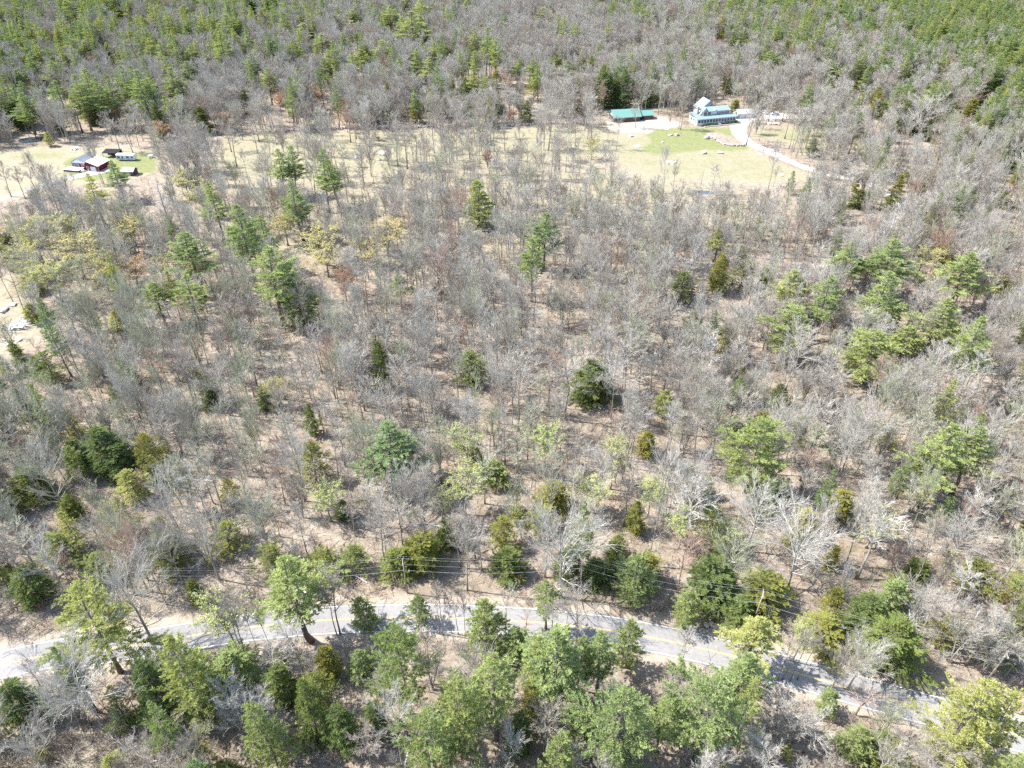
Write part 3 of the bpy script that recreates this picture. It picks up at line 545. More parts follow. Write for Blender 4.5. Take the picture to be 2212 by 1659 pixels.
# ------------------------------------------------------------------ buildings
def extr(mb, prof, a0, a1, axis='u', m=0):
    """convex profile (s, z) extruded from a0 to a1; axis 'u' -> prof s is v, axis 'v' -> prof s is u"""
    n = len(prof); V = []
    for a in (a0, a1): V += [((a, s, z) if axis == 'u' else (s, a, z)) for s, z in prof]
    mb.add(V, [(i, (i+1) % n, n+(i+1) % n, n+i) for i in range(n)], [(0, i+1, i) for i in range(1, n-1)]+[(n, n+i, n+i+1) for i in range(1, n-1)], m)
def gable_wall(mb, s0, s1, a0, a1, eave, ridge, axis='u', zb=0.0, eave2=None, sr=None):
    e2 = eave if eave2 is None else eave2; sr = (s0+s1)/2 if sr is None else sr
    extr(mb, [(s0, zb), (s1, zb), (s1, e2), (sr, ridge), (s0, eave)], a0, a1, axis)
def slopes(mb, s0, s1, a0, a1, eave, ridge, axis='u', eave2=None, sr=None, t=0.14, oh=0.45):
    e2 = eave if eave2 is None else eave2; sr = (s0+s1)/2 if sr is None else sr
    k0 = (ridge-eave)/(sr-s0); k1 = (ridge-e2)/(s1-sr)
    g = 0.03
    extr(mb, [(s0-oh, eave-k0*oh+g), (sr, ridge+g), (sr, ridge+g+t), (s0-oh, eave-k0*oh+g+t)], a0-oh, a1+oh, axis)
    extr(mb, [(sr+0.004, ridge+g-0.004), (s1+oh, e2-k1*oh+g), (s1+oh, e2-k1*oh+g+t), (sr+0.004, ridge+g+t-0.004)], a0-oh, a1+oh, axis)
def slab(mb, s0, z0, s1, z1, a0, a1, axis='u', t=0.14):
    extr(mb, [(s0, z0), (s1, z1), (s1, z1+t), (s0, z0+t)], a0, a1, axis)
M_WHITE = plain('white_clapboard', (0.62, 0.64, 0.66), 0.7, 0.05, 3)
M_GROOF = plain('pale_green_metal_roof', (0.21, 0.28, 0.29), 0.5, 0.08, 1.2)
M_TEAL = plain('green_metal_roof', (0.14, 0.29, 0.25), 0.5, 0.08, 1.2)
M_GLASS, t_, b_ = mat('window_glass', 0.12); b_.inputs['Base Color'].default_value = (0.03, 0.045, 0.075, 1); b_.inputs['Specular IOR Level'].default_value = 0.5
M_BRICK = plain('chimney_brick', (0.42, 0.27, 0.20), 0.9, 0.25, 5)
M_BARN = plain('weathered_brown_boards', (0.13, 0.085, 0.075), 0.9, 0.3, 4)
M_DARK = plain('painted_shade_and_dark_roof', (0.02, 0.02, 0.025), 0.9)  # near-black: shade painted into the barn openings, and the dark carport
M_RED = plain('red_siding', (0.17, 0.02, 0.03), 0.8, 0.1, 3)
M_SLATE = plain('grey_shingles', (0.19, 0.21, 0.24), 0.9, 0.2, 2)
M_WROOF = plain('white_metal_roof', (0.82, 0.80, 0.80), 0.5, 0.04)
M_BLUES = plain('pale_blue_gable_siding', (0.55, 0.66, 0.72), 0.7, 0.05)
M_GREYW = plain('grey_boards', (0.33, 0.34, 0.36), 0.9, 0.15, 3)
M_DECK = plain('bleached_deck_boards', (0.74, 0.70, 0.68), 0.8, 0.1, 4)
M_SKIRT = plain('dark_deck_skirt', (0.09, 0.07, 0.11), 0.9)
M_STONE = plain('grey_boulder_rock', (0.50, 0.47, 0.45), 0.95, 0.3, 1.5)
M_STONE2 = plain('pinkish_wall_stone', (0.44, 0.36, 0.33), 0.95, 0.35, 2)
M_POLE = plain('weathered_pole_wood', (0.30, 0.25, 0.21), 0.9, 0.2, 3)
M_WIRE = plain('aluminium_wire', (0.40, 0.41, 0.43), 0.5)
M_CAR = plain('white_car_paint', (0.80, 0.80, 0.80), 0.3, 0.02)
M_TYRE = plain('black_rubber', (0.02, 0.02, 0.02), 0.9)
M_STEEL = plain('grey_steel', (0.4, 0.4, 0.42), 0.5, 0.05, 2, 0.6)
M_HEDGE = plain('dark_evergreen_hedge', (0.06, 0.09, 0.04), 1.0, 0.4, 4)
M_ORANGE = plain('orange_brown_foliage', (0.46, 0.25, 0.10), 1.0, 0.3, 3)
M_WOODPALE = plain('bleached_dead_wood', (0.62, 0.60, 0.60), 0.9, 0.15, 4)
M_WOODDARK = plain('dark_fallen_wood', (0.16, 0.125, 0.11), 0.95, 0.3, 3)

def window(parent, u, v, z, wd, ht, frame=M_WHITE, face=-1):
    f = MB(); f.box((u, v+face*0.04, z+ht/2), (wd+0.24, 0.08, ht+0.24)); fo = part('window', f, frame, parent)
    g = MB(); g.box((u, v+face*0.10, z+ht/2), (wd, 0.05, ht)); part('pane', g, M_GLASS, fo)
    return fo
# farmhouse
A_, B_ = np.array(at(1504.5, 272.5)), np.array(at(1588.4, 264.7)); fang = atan2(*(B_-A_)[::-1]); FL = float(np.linalg.norm(B_-A_))
fh = empty('farmhouse', (*A_, 0), fang, label='white farmhouse with pale green roofs, a long windowed porch and brick chimney above the lawn', cat='house')
m = MB(); m.box((FL/2, 1.5, 1.7), (FL, 3.0, 3.4)); m.box((2.2, 6.05, 1.7), (4.4, 6.0, 3.4)); part('porch_wall', m, M_WHITE, fh)
m = MB(); slab(m, -0.5, 3.35, 3.02, 4.35, -0.5, FL+0.5); slab(m, 3.03, 4.35, 9.4, 4.6, -0.5, 5.2); part('porch_roof', m, M_GROOF, fh)
m = MB(); m.box((12.3, 7.0, 3.05), (17.0, 7.6, 6.1)); part('wall', m, M_WHITE, fh)
m = MB(); slab(m, 2.7, 6.15, 7.0, 7.5, 3.6, 21.2); slab(m, 7.004, 7.5, 11.4, 5.6, 3.6, 21.2); part('roof', m, M_GROOF, fh)
m = MB(); gable_wall(m, 3.4, 8.8, 3.6, 10.6, 5.0, 8.1, 'v'); gw_ = part('gable_wing', m, M_WHITE, fh)
m = MB(); slopes(m, 3.4, 8.8, 3.6, 10.6, 5.0, 8.1, 'v'); part('wing_roof', m, M_GROOF, gw_)
m = MB(); gable_wall(m, 7.2, 17.4, 11.0, 18.5, 5.2, 9.4, 'v'); rw_ = part('rear_wing', m, M_GREYW, fh, label='tall rear wing painted grey for shade')  # grey boards put the gable end's shade into the wall colour
m = MB(); slopes(m, 7.2, 17.4, 11.0, 18.5, 5.2, 9.4, 'v'); part('rear_roof', m, M_GROOF, rw_)
m = MB(); m.box((2.7, 5.6, 6.3), (0.9, 0.8, 4.4)); part('chimney', m, M_BRICK, fh)
m = MB(); m.box((14.2, 10.2, 7.6), (0.7, 0.7, 2.4)); part('chimney', m, M_BRICK, fh, label='small rear chimney')
m = MB(); m.box((12.0, 4.9, 6.95), (0.5, 4.2, 0.5), 0); part('roof_ridge_cap', m, M_WHITE, fh)
for k in range(13): window(fh, 1.3+k*(FL-2.6)/12, 0, 1.55, 1.25, 1.35)
for k in range(2): window(fh, 6.1+k*2.35, 3.2, 4.65, 1.7, 1.15)
for k in range(8): window(fh, 13.4+k*0.93, 3.2, 4.65, 0.5, 1.0)
for k in range(3):
    f = MB(); f.box((-0.04, 1.4+k*2.6, 2.3), (0.08, 1.2, 1.3)); fo = part('window', f, M_WHITE, fh); g = MB(); g.box((-0.10, 1.4+k*2.6, 2.3), (0.05, 0.95, 1.05)); part('pane', g, M_GLASS, fo)
m = MB(); m.box((13.0, -0.9, 0.35), (1.6, 1.8, 0.7)); part('steps', m, M_STONE, fh)
def lump(mb, c, r, n=40, seed=0, flat=1.0):
    """rough rounded rock / clipped shrub"""
    rg = np.random.default_rng(seed); import bmesh
    bm = bmesh.new(); bmesh.ops.create_icosphere(bm, subdivisions=2, radius=1)
    V = np.array([v.co[:] for v in bm.verts]); T = [tuple(v.index for v in f.verts) for f in bm.faces]; bm.free()
    k = rg.normal(size=(4, 3)); amp = 1+sum(0.16*np.sin(V@k[i]*2.2+i) for i in range(4))+rg.normal(size=len(V))*0.06
    V = V*amp[:, None]*np.array(r)[None]; V[:, 2] *= flat; mb.add(V+np.array(c), None, T)
for nm, us in (('hedge', np.arange(4.5, 11.8, 1.1)), ('hedge', np.arange(14.6, FL, 1.1))):
    m = MB(); [lump(m, (u, -1.1, 0.5), (0.8, 0.6, 0.75), seed=int(u*10)) for u in us]
    o = obj(nm, m.mesh(nm, [M_HEDGE])); o.location = (*A_, 0); o.rotation_euler = (0, 0, fang)
    tag(o, ('low dark hedge along the left half of the farmhouse porch' if us[0] < 10 else 'low dark hedge along the right half of the farmhouse porch'), 'hedge', 'hedges below the farmhouse porch')
m = MB(); 
for k in range(26): m.box((3.5+k*0.85, -2.9, 0.2), (0.8, 0.6, 0.42+0.1*random.random()), random.uniform(-.05, .05))
o = obj('garden_wall', m.mesh('garden_wall', [M_STONE2])); o.location = (*A_, 0); o.rotation_euler = (0, 0, fang); tag(o, 'low stone retaining wall in front of the farmhouse porch hedge', 'wall')

# barn with open front
A2_, B2_ = np.array(at(*r4(195, 340))), np.array(at(*r4(440, 325))); bang = atan2(*(B2_-A2_)[::-1]); BLn = float(np.linalg.norm(B2_-A2_))
bn = empty('barn', (*A2_, 0), bang, label='long low brown barn with a green metal roof beside the sandy yard', cat='barn')
m = MB(); m.box((BLn/2, 6.3, 1.35), (BLn, 5.4, 2.7)); m.box((0.1, 1.8, 1.35), (0.2, 3.6, 2.7)); m.box((BLn*0.72, 0.1, 1.35), (BLn*0.56, 0.2, 2.7)); m.box((BLn*0.22, 0.1, 0.5), (BLn*0.40, 0.16, 1.0))
for k in range(4): m.box((0.35+k*BLn*0.14, 0.12, 1.35), (0.22, 0.22, 2.7))
part('wall', m, M_BARN, bn)
m = MB(); m.box((BLn*0.22, 3.55, 1.3), (BLn*0.42, 0.08, 2.4)); part('painted_stall_shade', m, M_DARK, bn)  # dark sheet painted as the shade inside the open bays
m = MB(); slopes(m, 0, 9, 0, BLn, 2.75, 5.4, 'u', oh=0.7); part('roof', m, M_TEAL, bn)
m = MB(); gable_wall(m, 8.99, 0.01, 0.0, 0.18, 2.75, 5.3, 'u', zb=2.7); part('gable', m, M_WHITE, bn)
m = MB(); m.box((BLn+4.2, 4.6, 1.15), (8.0, 5.8, 2.3)); part('lean_to_wall', m, M_BARN, bn)
m = MB(); slopes(m, 1.7, 7.5, BLn+0.3, BLn+8.2, 2.35, 4.1, 'u', oh=0.45); part('lean_to_roof', m, M_TEAL, bn)
m = MB(); m.box((BLn+1.9, 1.64, 1.0), (2.2, 0.08, 1.9)); part('painted_stall_shade', m, M_DARK, bn)  # dark panel on the wall, painted as the shade of an opening
for k in range(2):
    g = empty('fence', (A2_[0]-3.2+k*0.2, A2_[1]+1.2+k*4.2, 0), bang+0.25, label='white rail fence panel %s the left end of the barn' % ('nearest' if k == 0 else 'further back at'), cat='fence', group='white fence panels')
    for q in range(4): p_ = MB(); p_.box((q*1.0, 0, 0.6), (0.14, 0.14, 1.2)); part('post', p_, M_WHITE, g)
    for q in range(3): p_ = MB(); p_.box((1.5, 0, 0.3+q*0.38), (3.1, 0.07, 0.16)); part('rail', p_, M_WHITE, g)
c = at(*r4(275, 400)); m = MB(); m.box((c[0]+0.5, c[1], 0.06), (5.2, 3.4, 0.12), 0.15); tag(obj('patio', m.mesh('patio', [plain('pale_concrete', (0.6, 0.58, 0.6))])), kind='structure')
# garage right of the farmhouse
G_ = np.array(at(1594, 256)); gr = empty('garage', (*G_, 0), radians(8), label='low grey garage with a wide roof between the farmhouse and the parked cars', cat='garage')
m = MB(); gable_wall(m, 0, 6.5, 0, 9.0, 2.4, 4.0); part('wall', m, plain('blue_grey_siding', (0.42, 0.50, 0.58)), gr)
m = MB(); slopes(m, 0, 6.5, 0, 9.0, 2.4, 4.0); part('roof', m, M_GREYW, gr)
for k in range(2): m = MB(); m.box((2.4+k*3.6, -0.05, 1.05), (2.6, 0.1, 2.1)); part('garage_door', m, M_WHITE, gr)
m = MB(); lump(m, (G_[0]-2.2, G_[1]+0.5, 1.6), (1.5, 1.3, 2.0), seed=5); tag(obj('bush', m.mesh('bush', [M_ORANGE])), 'rusty orange bush at the right corner of the farmhouse', 'bush')
# cars
def car(x, y, rz, label):
    c = empty('parked_car', (x, y, 0.03), rz, label=label, cat='car', group='white cars parked on the farm drive')
    m = MB(); extr(m, [(-2.25, 0.4), (2.2, 0.4), (2.3, 0.85), (1.3, 1.0), (-2.3, 1.05)], -0.9, 0.9, 'v')
    m2 = MB(); 
    body = MB(); body.add([(s, a, z) for a in (-0.9, 0.9) for s, z in ((-2.25, .4), (2.2, .4), (2.3, .85), (1.25, 1.02), (-2.3, 1.08))],
        [(i, (i+1) % 5, 5+(i+1) % 5, 5+i) for i in range(5)], [(0, 2, 1), (0, 3, 2), (0, 4, 3), (5, 6, 7), (5, 7, 8), (5, 8, 9)])
    part('body', body, M_CAR, c)
    cab = MB(); cab.add([(s, a*k, z) for a in (-1, 1) for s, z, k in ((-2.0, 1.09, .85), (1.2, 1.03, .85), (0.5, 1.55, .72), (-1.7, 1.58, .72))],
        [(0, 3, 2, 1), (4, 5, 6, 7), (0, 1, 5, 4), (1, 2, 6, 5), (2, 3, 7, 6), (3, 0, 4, 7)]); part('windows', cab, M_GLASS, c)
    rf = MB(); rf.box((-0.6, 0, 1.6), (2.3, 1.42, 0.06)); part('roof', rf, M_CAR, c)
    for sx in (-1.45, 1.45):
        for sy in (-0.86, 0.86):
            t = MB(); a = np.arange(14)*2*pi/14; V = [(sx+0.34*cos(q), sy+d, 0.34+0.34*sin(q)) for d in (-0.11, 0.11) for q in a]
            t.add(V, [(i, (i+1) % 14, 14+(i+1) % 14, 14+i) for i in range(14)], [(0, i+1, i) for i in range(1, 13)]+[(14, 14+i, 15+i) for i in range(1, 13)]); part('wheel', t, M_TYRE, c)
cx_, cy_ = at(1673.5, 248.5); car(cx_, cy_, radians(176), 'white estate car parked at the right end of the pale gravel yard')
cx_, cy_ = at(1652, 246.5); car(cx_, cy_+1.0, radians(120), 'white car parked left of the other car behind slim trunks')

# red house on the left
RH = np.array(at(158, 364)); rang = radians(-11)
rh = empty('red_house', (*RH, 0), rang, label='small red house with grey shingle roof and white roofed garage end by the left field', cat='house')
m = MB(); m.box((3.9, 4.2, 1.4), (7.8, 8.4, 2.8)); part('wall', m, M_RED, rh)
m = MB(); gable_wall(m, 0.02, 7.78, 0.02, 8.38, 2.9, 4.9, 'v', zb=2.8); part('gable', m, M_BLUES, rh)
m = MB(); slopes(m, 0, 7.8, 0.3, 8.4, 2.95, 5.0, 'v', oh=0.6); part('roof', m, M_SLATE, rh)
m = MB(); gable_wall(m, 7.85, 14.6, -1.2, 7.0, 2.9, 4.3, 'v', eave2=2.5, sr=9.4); g_ = part('garage_wall', m, M_RED, rh)
m = MB(); slopes(m, 7.85, 14.6, -1.2, 7.0, 2.95, 4.35, 'v', eave2=2.55, sr=9.4, oh=0.4); part('garage_roof', m, M_WROOF, rh)
m = MB(); m.box((11.9, -1.26, 1.05), (2.7, 0.1, 2.1)); part('garage_door', m, M_WHITE, rh)
m = MB(); m.box((9.2, -1.26, 1.05), (1.0, 0.1, 2.1)); d_ = part('door', m, M_WHITE, rh); m = MB(); m.box((9.2, -1.34, 1.3), (0.55, 0.05, 1.3)); part('pane', m, M_GLASS, d_)
for u in (0.9, 3.0, 5.9): window(rh, u, 0, 1.0, 1.3, 1.3)
dk = part('deck', (lambda q: (q.box((2.4, -2.4, 0.95), (8.4, 4.0, 0.18)), q)[1])(MB()), M_DECK, rh)
m = MB(); m.box((2.4, -2.4, 0.43), (8.1, 3.8, 0.84)); part('skirt', m, M_SKIRT, dk)
m = MB(); [m.box((7.4, -2.8+0.0, 0.75-k*0.24), (0.5+k*0.6, 1.6, 0.16)) for k in range(3)]; part('steps', m, M_DECK, dk)
# camper trailer
tr = empty('camper_trailer', (-185.2, 338.4, 0), radians(-2), label='long white camper trailer parked behind the red house', cat='camper')
m = MB(); extr(m, [(-1.25, 0.55), (1.25, 0.55), (1.25, 2.95), (1.0, 3.1), (-1.0, 3.1), (-1.25, 2.95)], -4.3, 4.3); part('body', m, M_CAR, tr)
m = MB(); m.box((0, -1.28, 1.0), (8.5, 0.05, 0.35)); part('stripe', m, plain('blue_stripe', (0.10, 0.16, 0.45)), tr)
for u, w_ in ((-3.2, 1.3), (-1.3, .8), (1.2, 1.3), (3.3, 1.0)): window(tr, u, -1.25, 1.55, w_, 0.75)
m = MB(); m.box((0.1, -1.29, 1.6), (0.7, 0.07, 1.8)); part('door', m, M_BLUES, tr)
for sx in (-0.5, 0.5):
    for sy in (-1.1, 1.1):
        t = MB(); a = np.arange(14)*2*pi/14; V = [(sx+0.36*cos(q), sy+d, 0.36+0.36*sin(q)) for d in (-0.1, 0.1) for q in a]
        t.add(V, [(i, (i+1) % 14, 14+(i+1) % 14, 14+i) for i in range(14)], [(0, i+1, i) for i in range(1, 13)]+[(14, 14+i, 15+i) for i in range(1, 13)]); part('wheel', t, M_TYRE, tr)
m = MB(); m.box((0, 0, 0.5), (6.0, 0.3, 0.12)); m.box((4.9, 0, 0.5), (1.4, 0.2, 0.12)); part('hitch', m, M_STEEL, tr)
# grey shed, carport, tank, scrap
sh = empty('shed', (-175.6, 319.8, 0), radians(-6), label='grey roofed shed right of the drive below the red house', cat='shed')
m = MB(); gable_wall(m, -1.9, 1.9, -2.6, 2.6, 2.2, 3.2); part('wall', m, plain('dark_plum_boards', (0.10, 0.06, 0.09)), sh)
m = MB(); slopes(m, -1.9, 1.9, -2.6, 2.6, 2.2, 3.2, oh=0.5); part('roof', m, plain('light_grey_roof', (0.42, 0.41, 0.46)), sh)
m = MB(); m.box((0.2, -1.94, 1.0), (1.6, 0.08, 1.9)); part('door', m, M_GREYW, sh)
cp = empty('carport', (-194.2, 343.5, 0), radians(-4), label='dark open lean-to carport between the red house and the camper', cat='carport')
m = MB(); slab(m, -2.2, 2.2, 2.2, 2.9, -4.0, 4.0); part('roof', m, M_DARK, cp)
for sx in (-3.8, 0, 3.8):
    for sy, hh in ((-2.0, 2.22), (2.0, 2.85)): p_ = MB(); p_.box((sx, sy, hh/2), (0.16, 0.16, hh)); part('post', p_, M_GREYW, cp)
m = MB(); m.box((0, 2.12, 1.3), (7.8, 0.1, 2.6)); part('back_wall', m, M_DARK, cp)
tk = empty('propane_tank', (*at(327, 341), 0), radians(20), label='white horizontal tank in the grass right of the camper', cat='tank')
m = MB(); P_ = [(-1.3, 0, .95), (-1.15, 0, .95), (-0.9, 0, .95), (0.9, 0, .95), (1.15, 0, .95), (1.3, 0, .95)]; m.tube(P_, [0.1, .42, .6, .6, .42, .1], 14); part('vessel', m, M_CAR, tk, True)
for sx in (-0.7, 0.7): m = MB(); m.box((sx, 0, 0.2), (0.25, 0.9, 0.4)); part('foot', m, M_STEEL, tk)
def sticks(n, L, spread, r=0.09, zmax=0.9, seed=1, ang=None):
    rg = np.random.default_rng(seed); m = MB()
    for k in range(n):
        a = rg.uniform(0, pi) if ang is None else ang+rg.normal()*0.45; l = L*rg.uniform(0.5, 1.1); c = rg.normal(size=2)*spread; z0, z1 = sorted(rg.uniform(0.08, zmax, 2))
        d = np.array([cos(a), sin(a)])*l/2; P = np.array([[c[0]-d[0], c[1]-d[1], z0], [c[0]+rg.normal()*.1, c[1]+rg.normal()*.1, (z0+z1)/2+.05], [c[0]+d[0], c[1]+d[1], z1]]); m.tube(P, np.array([1.2, 1, .6])*r*rg.uniform(.6, 1.4), 5)
    return m
o = obj('log_pile', sticks(40, 6.0, 1.4, 0.13, 1.3, 3, 0.1).mesh('log_pile', [M_WOODPALE]), loc=(*at(42, 706), 0)); tag(o, 'heap of bleached white logs in the stony left clearing', 'log pile')
o = obj('log_pile', sticks(26, 3.4, 0.9, 0.08, 0.8, 9).mesh('log_pile', [M_GREYW]), loc=(*at(99, 700), 0)); tag(o, 'small dark grey branch pile right of the white log heap', 'log pile')
o = obj('scrap_pile', sticks(16, 2.6, 0.9, 0.16, 0.9, 12).mesh('scrap_pile', [M_CAR]), loc=(*at(163, 323), 0)); tag(o, 'jumble of white scrap behind the red house roof', 'scrap pile')
# boulders
for k, (x, y, rx, rz_, lb) in enumerate([(*r4(410, 565), 1.6, .5, 'broad flat pale boulder at the left of the green lawn'), (*r4(1045, 632), 1.7, .9, 'pale boulder on the lawn, left of a matching pair'), (*r4(1205, 632), 1.5, .9, 'grey boulder on the lawn, right of a matching pair'),
      (*r4(352, 472), 1.3, .8, 'dark boulder nearest the sandy barn yard'), (*r4(740, 718), 2.4, .4, 'flat half-sunk rock low on the lawn'), (*r4(1780, 842), 1.6, .6, 'boulder beside the lower driveway bend'), (*r4(700, 405), 1.2, .5, 'small pale rock at the top edge of the lawn'),
      (*r4(790, 465), 1.6, .7, 'reddish rock outcrop between barn yard and garden bed'), (*r4(730, 462), 1.3, .5, 'low reddish rock left of the reddish outcrop'), (*r4(1075, 492), 1.4, 1.0, 'dark rock beside the brown garden bed'), (*r4(1580, 640), 1.3, .4, 'pale flat rock left of the driveway'), (*r4(655, 530), .7, .5, 'small stone in the middle of the green lawn'),
      (830, 331, 2.6, .5, 'wide flat grey rock in the open meadow'), (770, 341, 1.5, .7, 'pale rock in the meadow left of the wide flat rock'), (1065, 349, 1.6, .9, 'brown rock in the meadow under thin trees'), (1240, 318, 1.2, .5, 'small rock near the right end of the meadow'), (820, 346, 1.0, .5, 'small rock just below the wide flat meadow rock'),
      (8, 672, 1.7, .8, 'large white rock at the left edge of the clearing'), (28, 660, 1.3, .6, 'pale rock right of the large white rock in the clearing'), (62, 672, 1.0, .5, 'rock under the small green fir in the clearing'), (40, 735, 1.3, .5, 'flat stone below the white log heap'), (20, 745, .9, .5, 'smaller stone left of the flat stone in the clearing')]):
    m = MB(); lump(m, (0, 0, rz_*0.35), (rx, rx*0.75, rz_), seed=20+k); X, Y = at(x, y)
    tag(obj('boulder', m.mesh('boulder', [M_STONE2 if 'redd' in lb or 'brown' in lb else M_STONE]), loc=(X, Y, 0), rz=random.random()*3), lb, 'boulder')
# tumbled stone wall along the back of the meadow
def stone_row(name, pts, label, seed, n, sp=1.0):
    L = smooth_line([at(*p) for p in pts], 1.0); rg = np.random.default_rng(seed); m = MB(); import bmesh
    bm = bmesh.new(); bmesh.ops.create_icosphere(bm, subdivisions=1, radius=1); V0 = np.array([v.co[:] for v in bm.verts]); T0 = [tuple(v.index for v in f.verts) for f in bm.faces]; bm.free()
    for k in range(n):
        c = L[rg.integers(0, len(L))]+rg.normal(size=2)*0.6*sp; s = rg.uniform(.25, .75); V = V0*(s*rg.uniform(.7, 1.3, 3))*(1+rg.normal(size=(len(V0), 1))*.1); m.add(V+np.array([*c, 0.15+rg.random()*0.45]), None, T0)
    return tag(obj(name, m.mesh(name, [M_STONE2])), label, 'stone wall')
stone_row('stone_wall', [(585, 285), (660, 280), (760, 277), (880, 276), (960, 272), (1100, 271), (1200, 267), (1300, 268)], 'tumbled stone wall running along the far edge of the meadow', 4, 1100, 1.3)
stone_row('stone_wall', [r4(1100, 465), r4(1200, 530), r4(1290, 560), r4(1420, 560)], 'low curved stone edging around the brown garden bed', 5, 160, .5)
stone_row('stone_wall', [r4(1560, 350), r4(1650, 355), r4(1750, 360)], 'short rough stone wall below the gravel parking yard', 6, 90, 1.2)
stone_row('stone_wall', [(1655, 1475), (1600, 1380), (1520, 1365)], 'loose stones on the bank at the upper side of the road', 7, 60, 1.5) if False else None
stone_row('stone_wall', [(1538, 1352), (1575, 1358), (1615, 1366)], 'short dry stone wall on the far road bank under the hemlocks', 8, 110, .7)
# utility poles and wires along the far side of the road
dR = np.gradient(ROAD, axis=0); dR /= np.linalg.norm(dR, axis=1)[:, None]; nR = np.stack([-dR[:, 1], dR[:, 0]], 1)
def on_road(X): i = int(np.argmin(np.abs(ROAD[:, 0]-X))); return ROAD[i]+nR[i]*8.3*(1 if nR[i][1] > 0 else -1), dR[i]
poles = []
for X, lb in ((-68, 'utility pole left of the big leaning pine by the road'), (-21, 'wooden utility pole among bare twigs above the road, left of centre'), (12, 'utility pole hidden behind the bare tree at the middle of the road'), (46, 'pale utility pole in front of the dark hemlocks above the road'), (82, 'utility pole at the right end of the road bend')):
    c, d = on_road(X)
    if X == -21: c = np.array(at(880, 1281))
    if X == 46: c = np.array(at(1625, 1352))
    a = atan2(d[1], d[0]); po = empty('utility_pole', (*c, 0), a, label=lb, cat='utility pole', group='utility poles along the road')
    m = MB(); m.tube([(0, 0, 0), (0, 0, 5), (0, 0, 10.5)], [.17, .15, .12], 8); part('pole', m, M_POLE, po, True)
    m = MB(); m.box((0, 0, 9.9), (0.12, 2.2, 0.14)); part('crossarm', m, M_POLE, po)
    for sy in (-0.95, 0, 0.95): m = MB(); m.tube([(0, sy, 9.97), (0, sy, 10.2)] if sy else [(0, 0, 10.5), (0, 0, 10.7)], [.05, .05], 6); part('insulator', m, M_WHITE, po)
    poles.append((c, a))
names_ = ['left stretch', 'left-centre stretch', 'right-centre stretch', 'right stretch']
for k in range(len(poles)-1):
    (c0, a), (c1, b) = poles[k], poles[k+1]
    for q, (sy, z, r_) in enumerate(((-0.95, 10.22, .012), (0, 10.72, .012), (0.95, 10.22, .012), (0, 7.2, .022))):
        p0 = np.array([c0[0]-sin(a)*sy, c0[1]+cos(a)*sy, z]); p1 = np.array([c1[0]-sin(b)*sy, c1[1]+cos(b)*sy, z]); t = np.linspace(0, 1, 15)[:, None]
        Pp = p0*(1-t)+p1*t; Pp[:, 2] -= 4*1.3*(t*(1-t))[:, 0]
        m = MB(); m.tube(Pp, np.full(15, r_), 5); o = obj('power_line', m.mesh('power_line', [M_WIRE]))
        tag(o, '%s wire between the roadside poles, %s' % (('near-side upper', 'topmost', 'far-side upper', 'low thick')[q], names_[k]), 'wire', 'wires between the roadside poles')

# ------------------------------------------------------------------ planting
SPK = {'bare': .45, 'slim': .42, 'broad': .27, 'multi': .25, 'snag': .3, 'bud': .28, 'pine': .38, 'softpine': .12, 'bigpine': .25, 'hemlock': .06, 'dimhem': .2, 'deadpine': .3}
IND = []; FAR = {k: [] for k in ('bare', 'pine', 'hemlock', 'brush')}
def cls(kind): return N_KIND[kind]
class Tree: pass
def mk(kind, X, Y, H, R, tone, var=None, hand=False, tilt=None):
    t = Tree(); t.kind = kind; t.X = X; t.Y = Y; t.H = H; t.R = R; t.tone = float(np.clip(tone, 0, 1)); t.hand = hand
    sh = SHAPES[kind]; t.var = random.randrange(len(sh)) if var is None else var
    t.sz = H/sh[t.var]['H']; t.sr = R/sh[t.var]['R']; t.rz = random.random()*6.283
    t.tilt = tilt or (random.gauss(0, .02), random.gauss(0, .02))
    sx, sy, dp = proj(X, Y, H*0.72); t.sx = float(sx); t.sy = float(sy); t.px = FD*H/float(dp); t.vis = -20 < t.sx < 2232 and -30 < t.sy < 1690
    return t
occupied = []
for e in HAND:
    kind, x, yt, yb, wpx, tone = e[:6]; cb = SPK[kind]
    if len(e) > 6: H = e[6]
    else:
        dp_ = PITCH+math.atan((yb-829.5)/FD); yb -= min(0.45*(yb-yt), (0.42 if kind in ('hemlock', 'dimhem', 'softpine') else 0.22)*wpx*sin(dp_))
        k = (z_at(1.0, yb)-CAM_H)/(z_at(1.0, yt)-CAM_H); H = CAM_H*(k-1)/max(0.2, k-cb)
        H = max(7.0 if kind in ('hemlock', 'bud', 'dimhem', 'softpine') else 13.0, min(30.0, H))
    X, Y = at(x, yt, H); dep = Y*cos(PITCH)+(CAM_H-H*0.6)*sin(PITCH); R = max(1.2, wpx/2/FD*dep*(1.35 if kind == 'pine' else 1.2 if kind in ('softpine', 'dimhem') else 1.1))
    t = mk(kind, X, Y, H, R, tone, hand=True); t.key = (x, yt); IND.append(t); occupied.append((X, Y, 1.3+0.25*R))
for kind, x, yb, H, wpx, tone in BARE:
    X, Y = at(x, yb); dep = Y*cos(PITCH)+(CAM_H-H*0.6)*sin(PITCH); t = mk(kind, X, Y, H, max(1.0, wpx/2/FD*dep), tone, hand=True); t.key = (x, yb); IND.append(t); occupied.append((X, Y, 2.0))

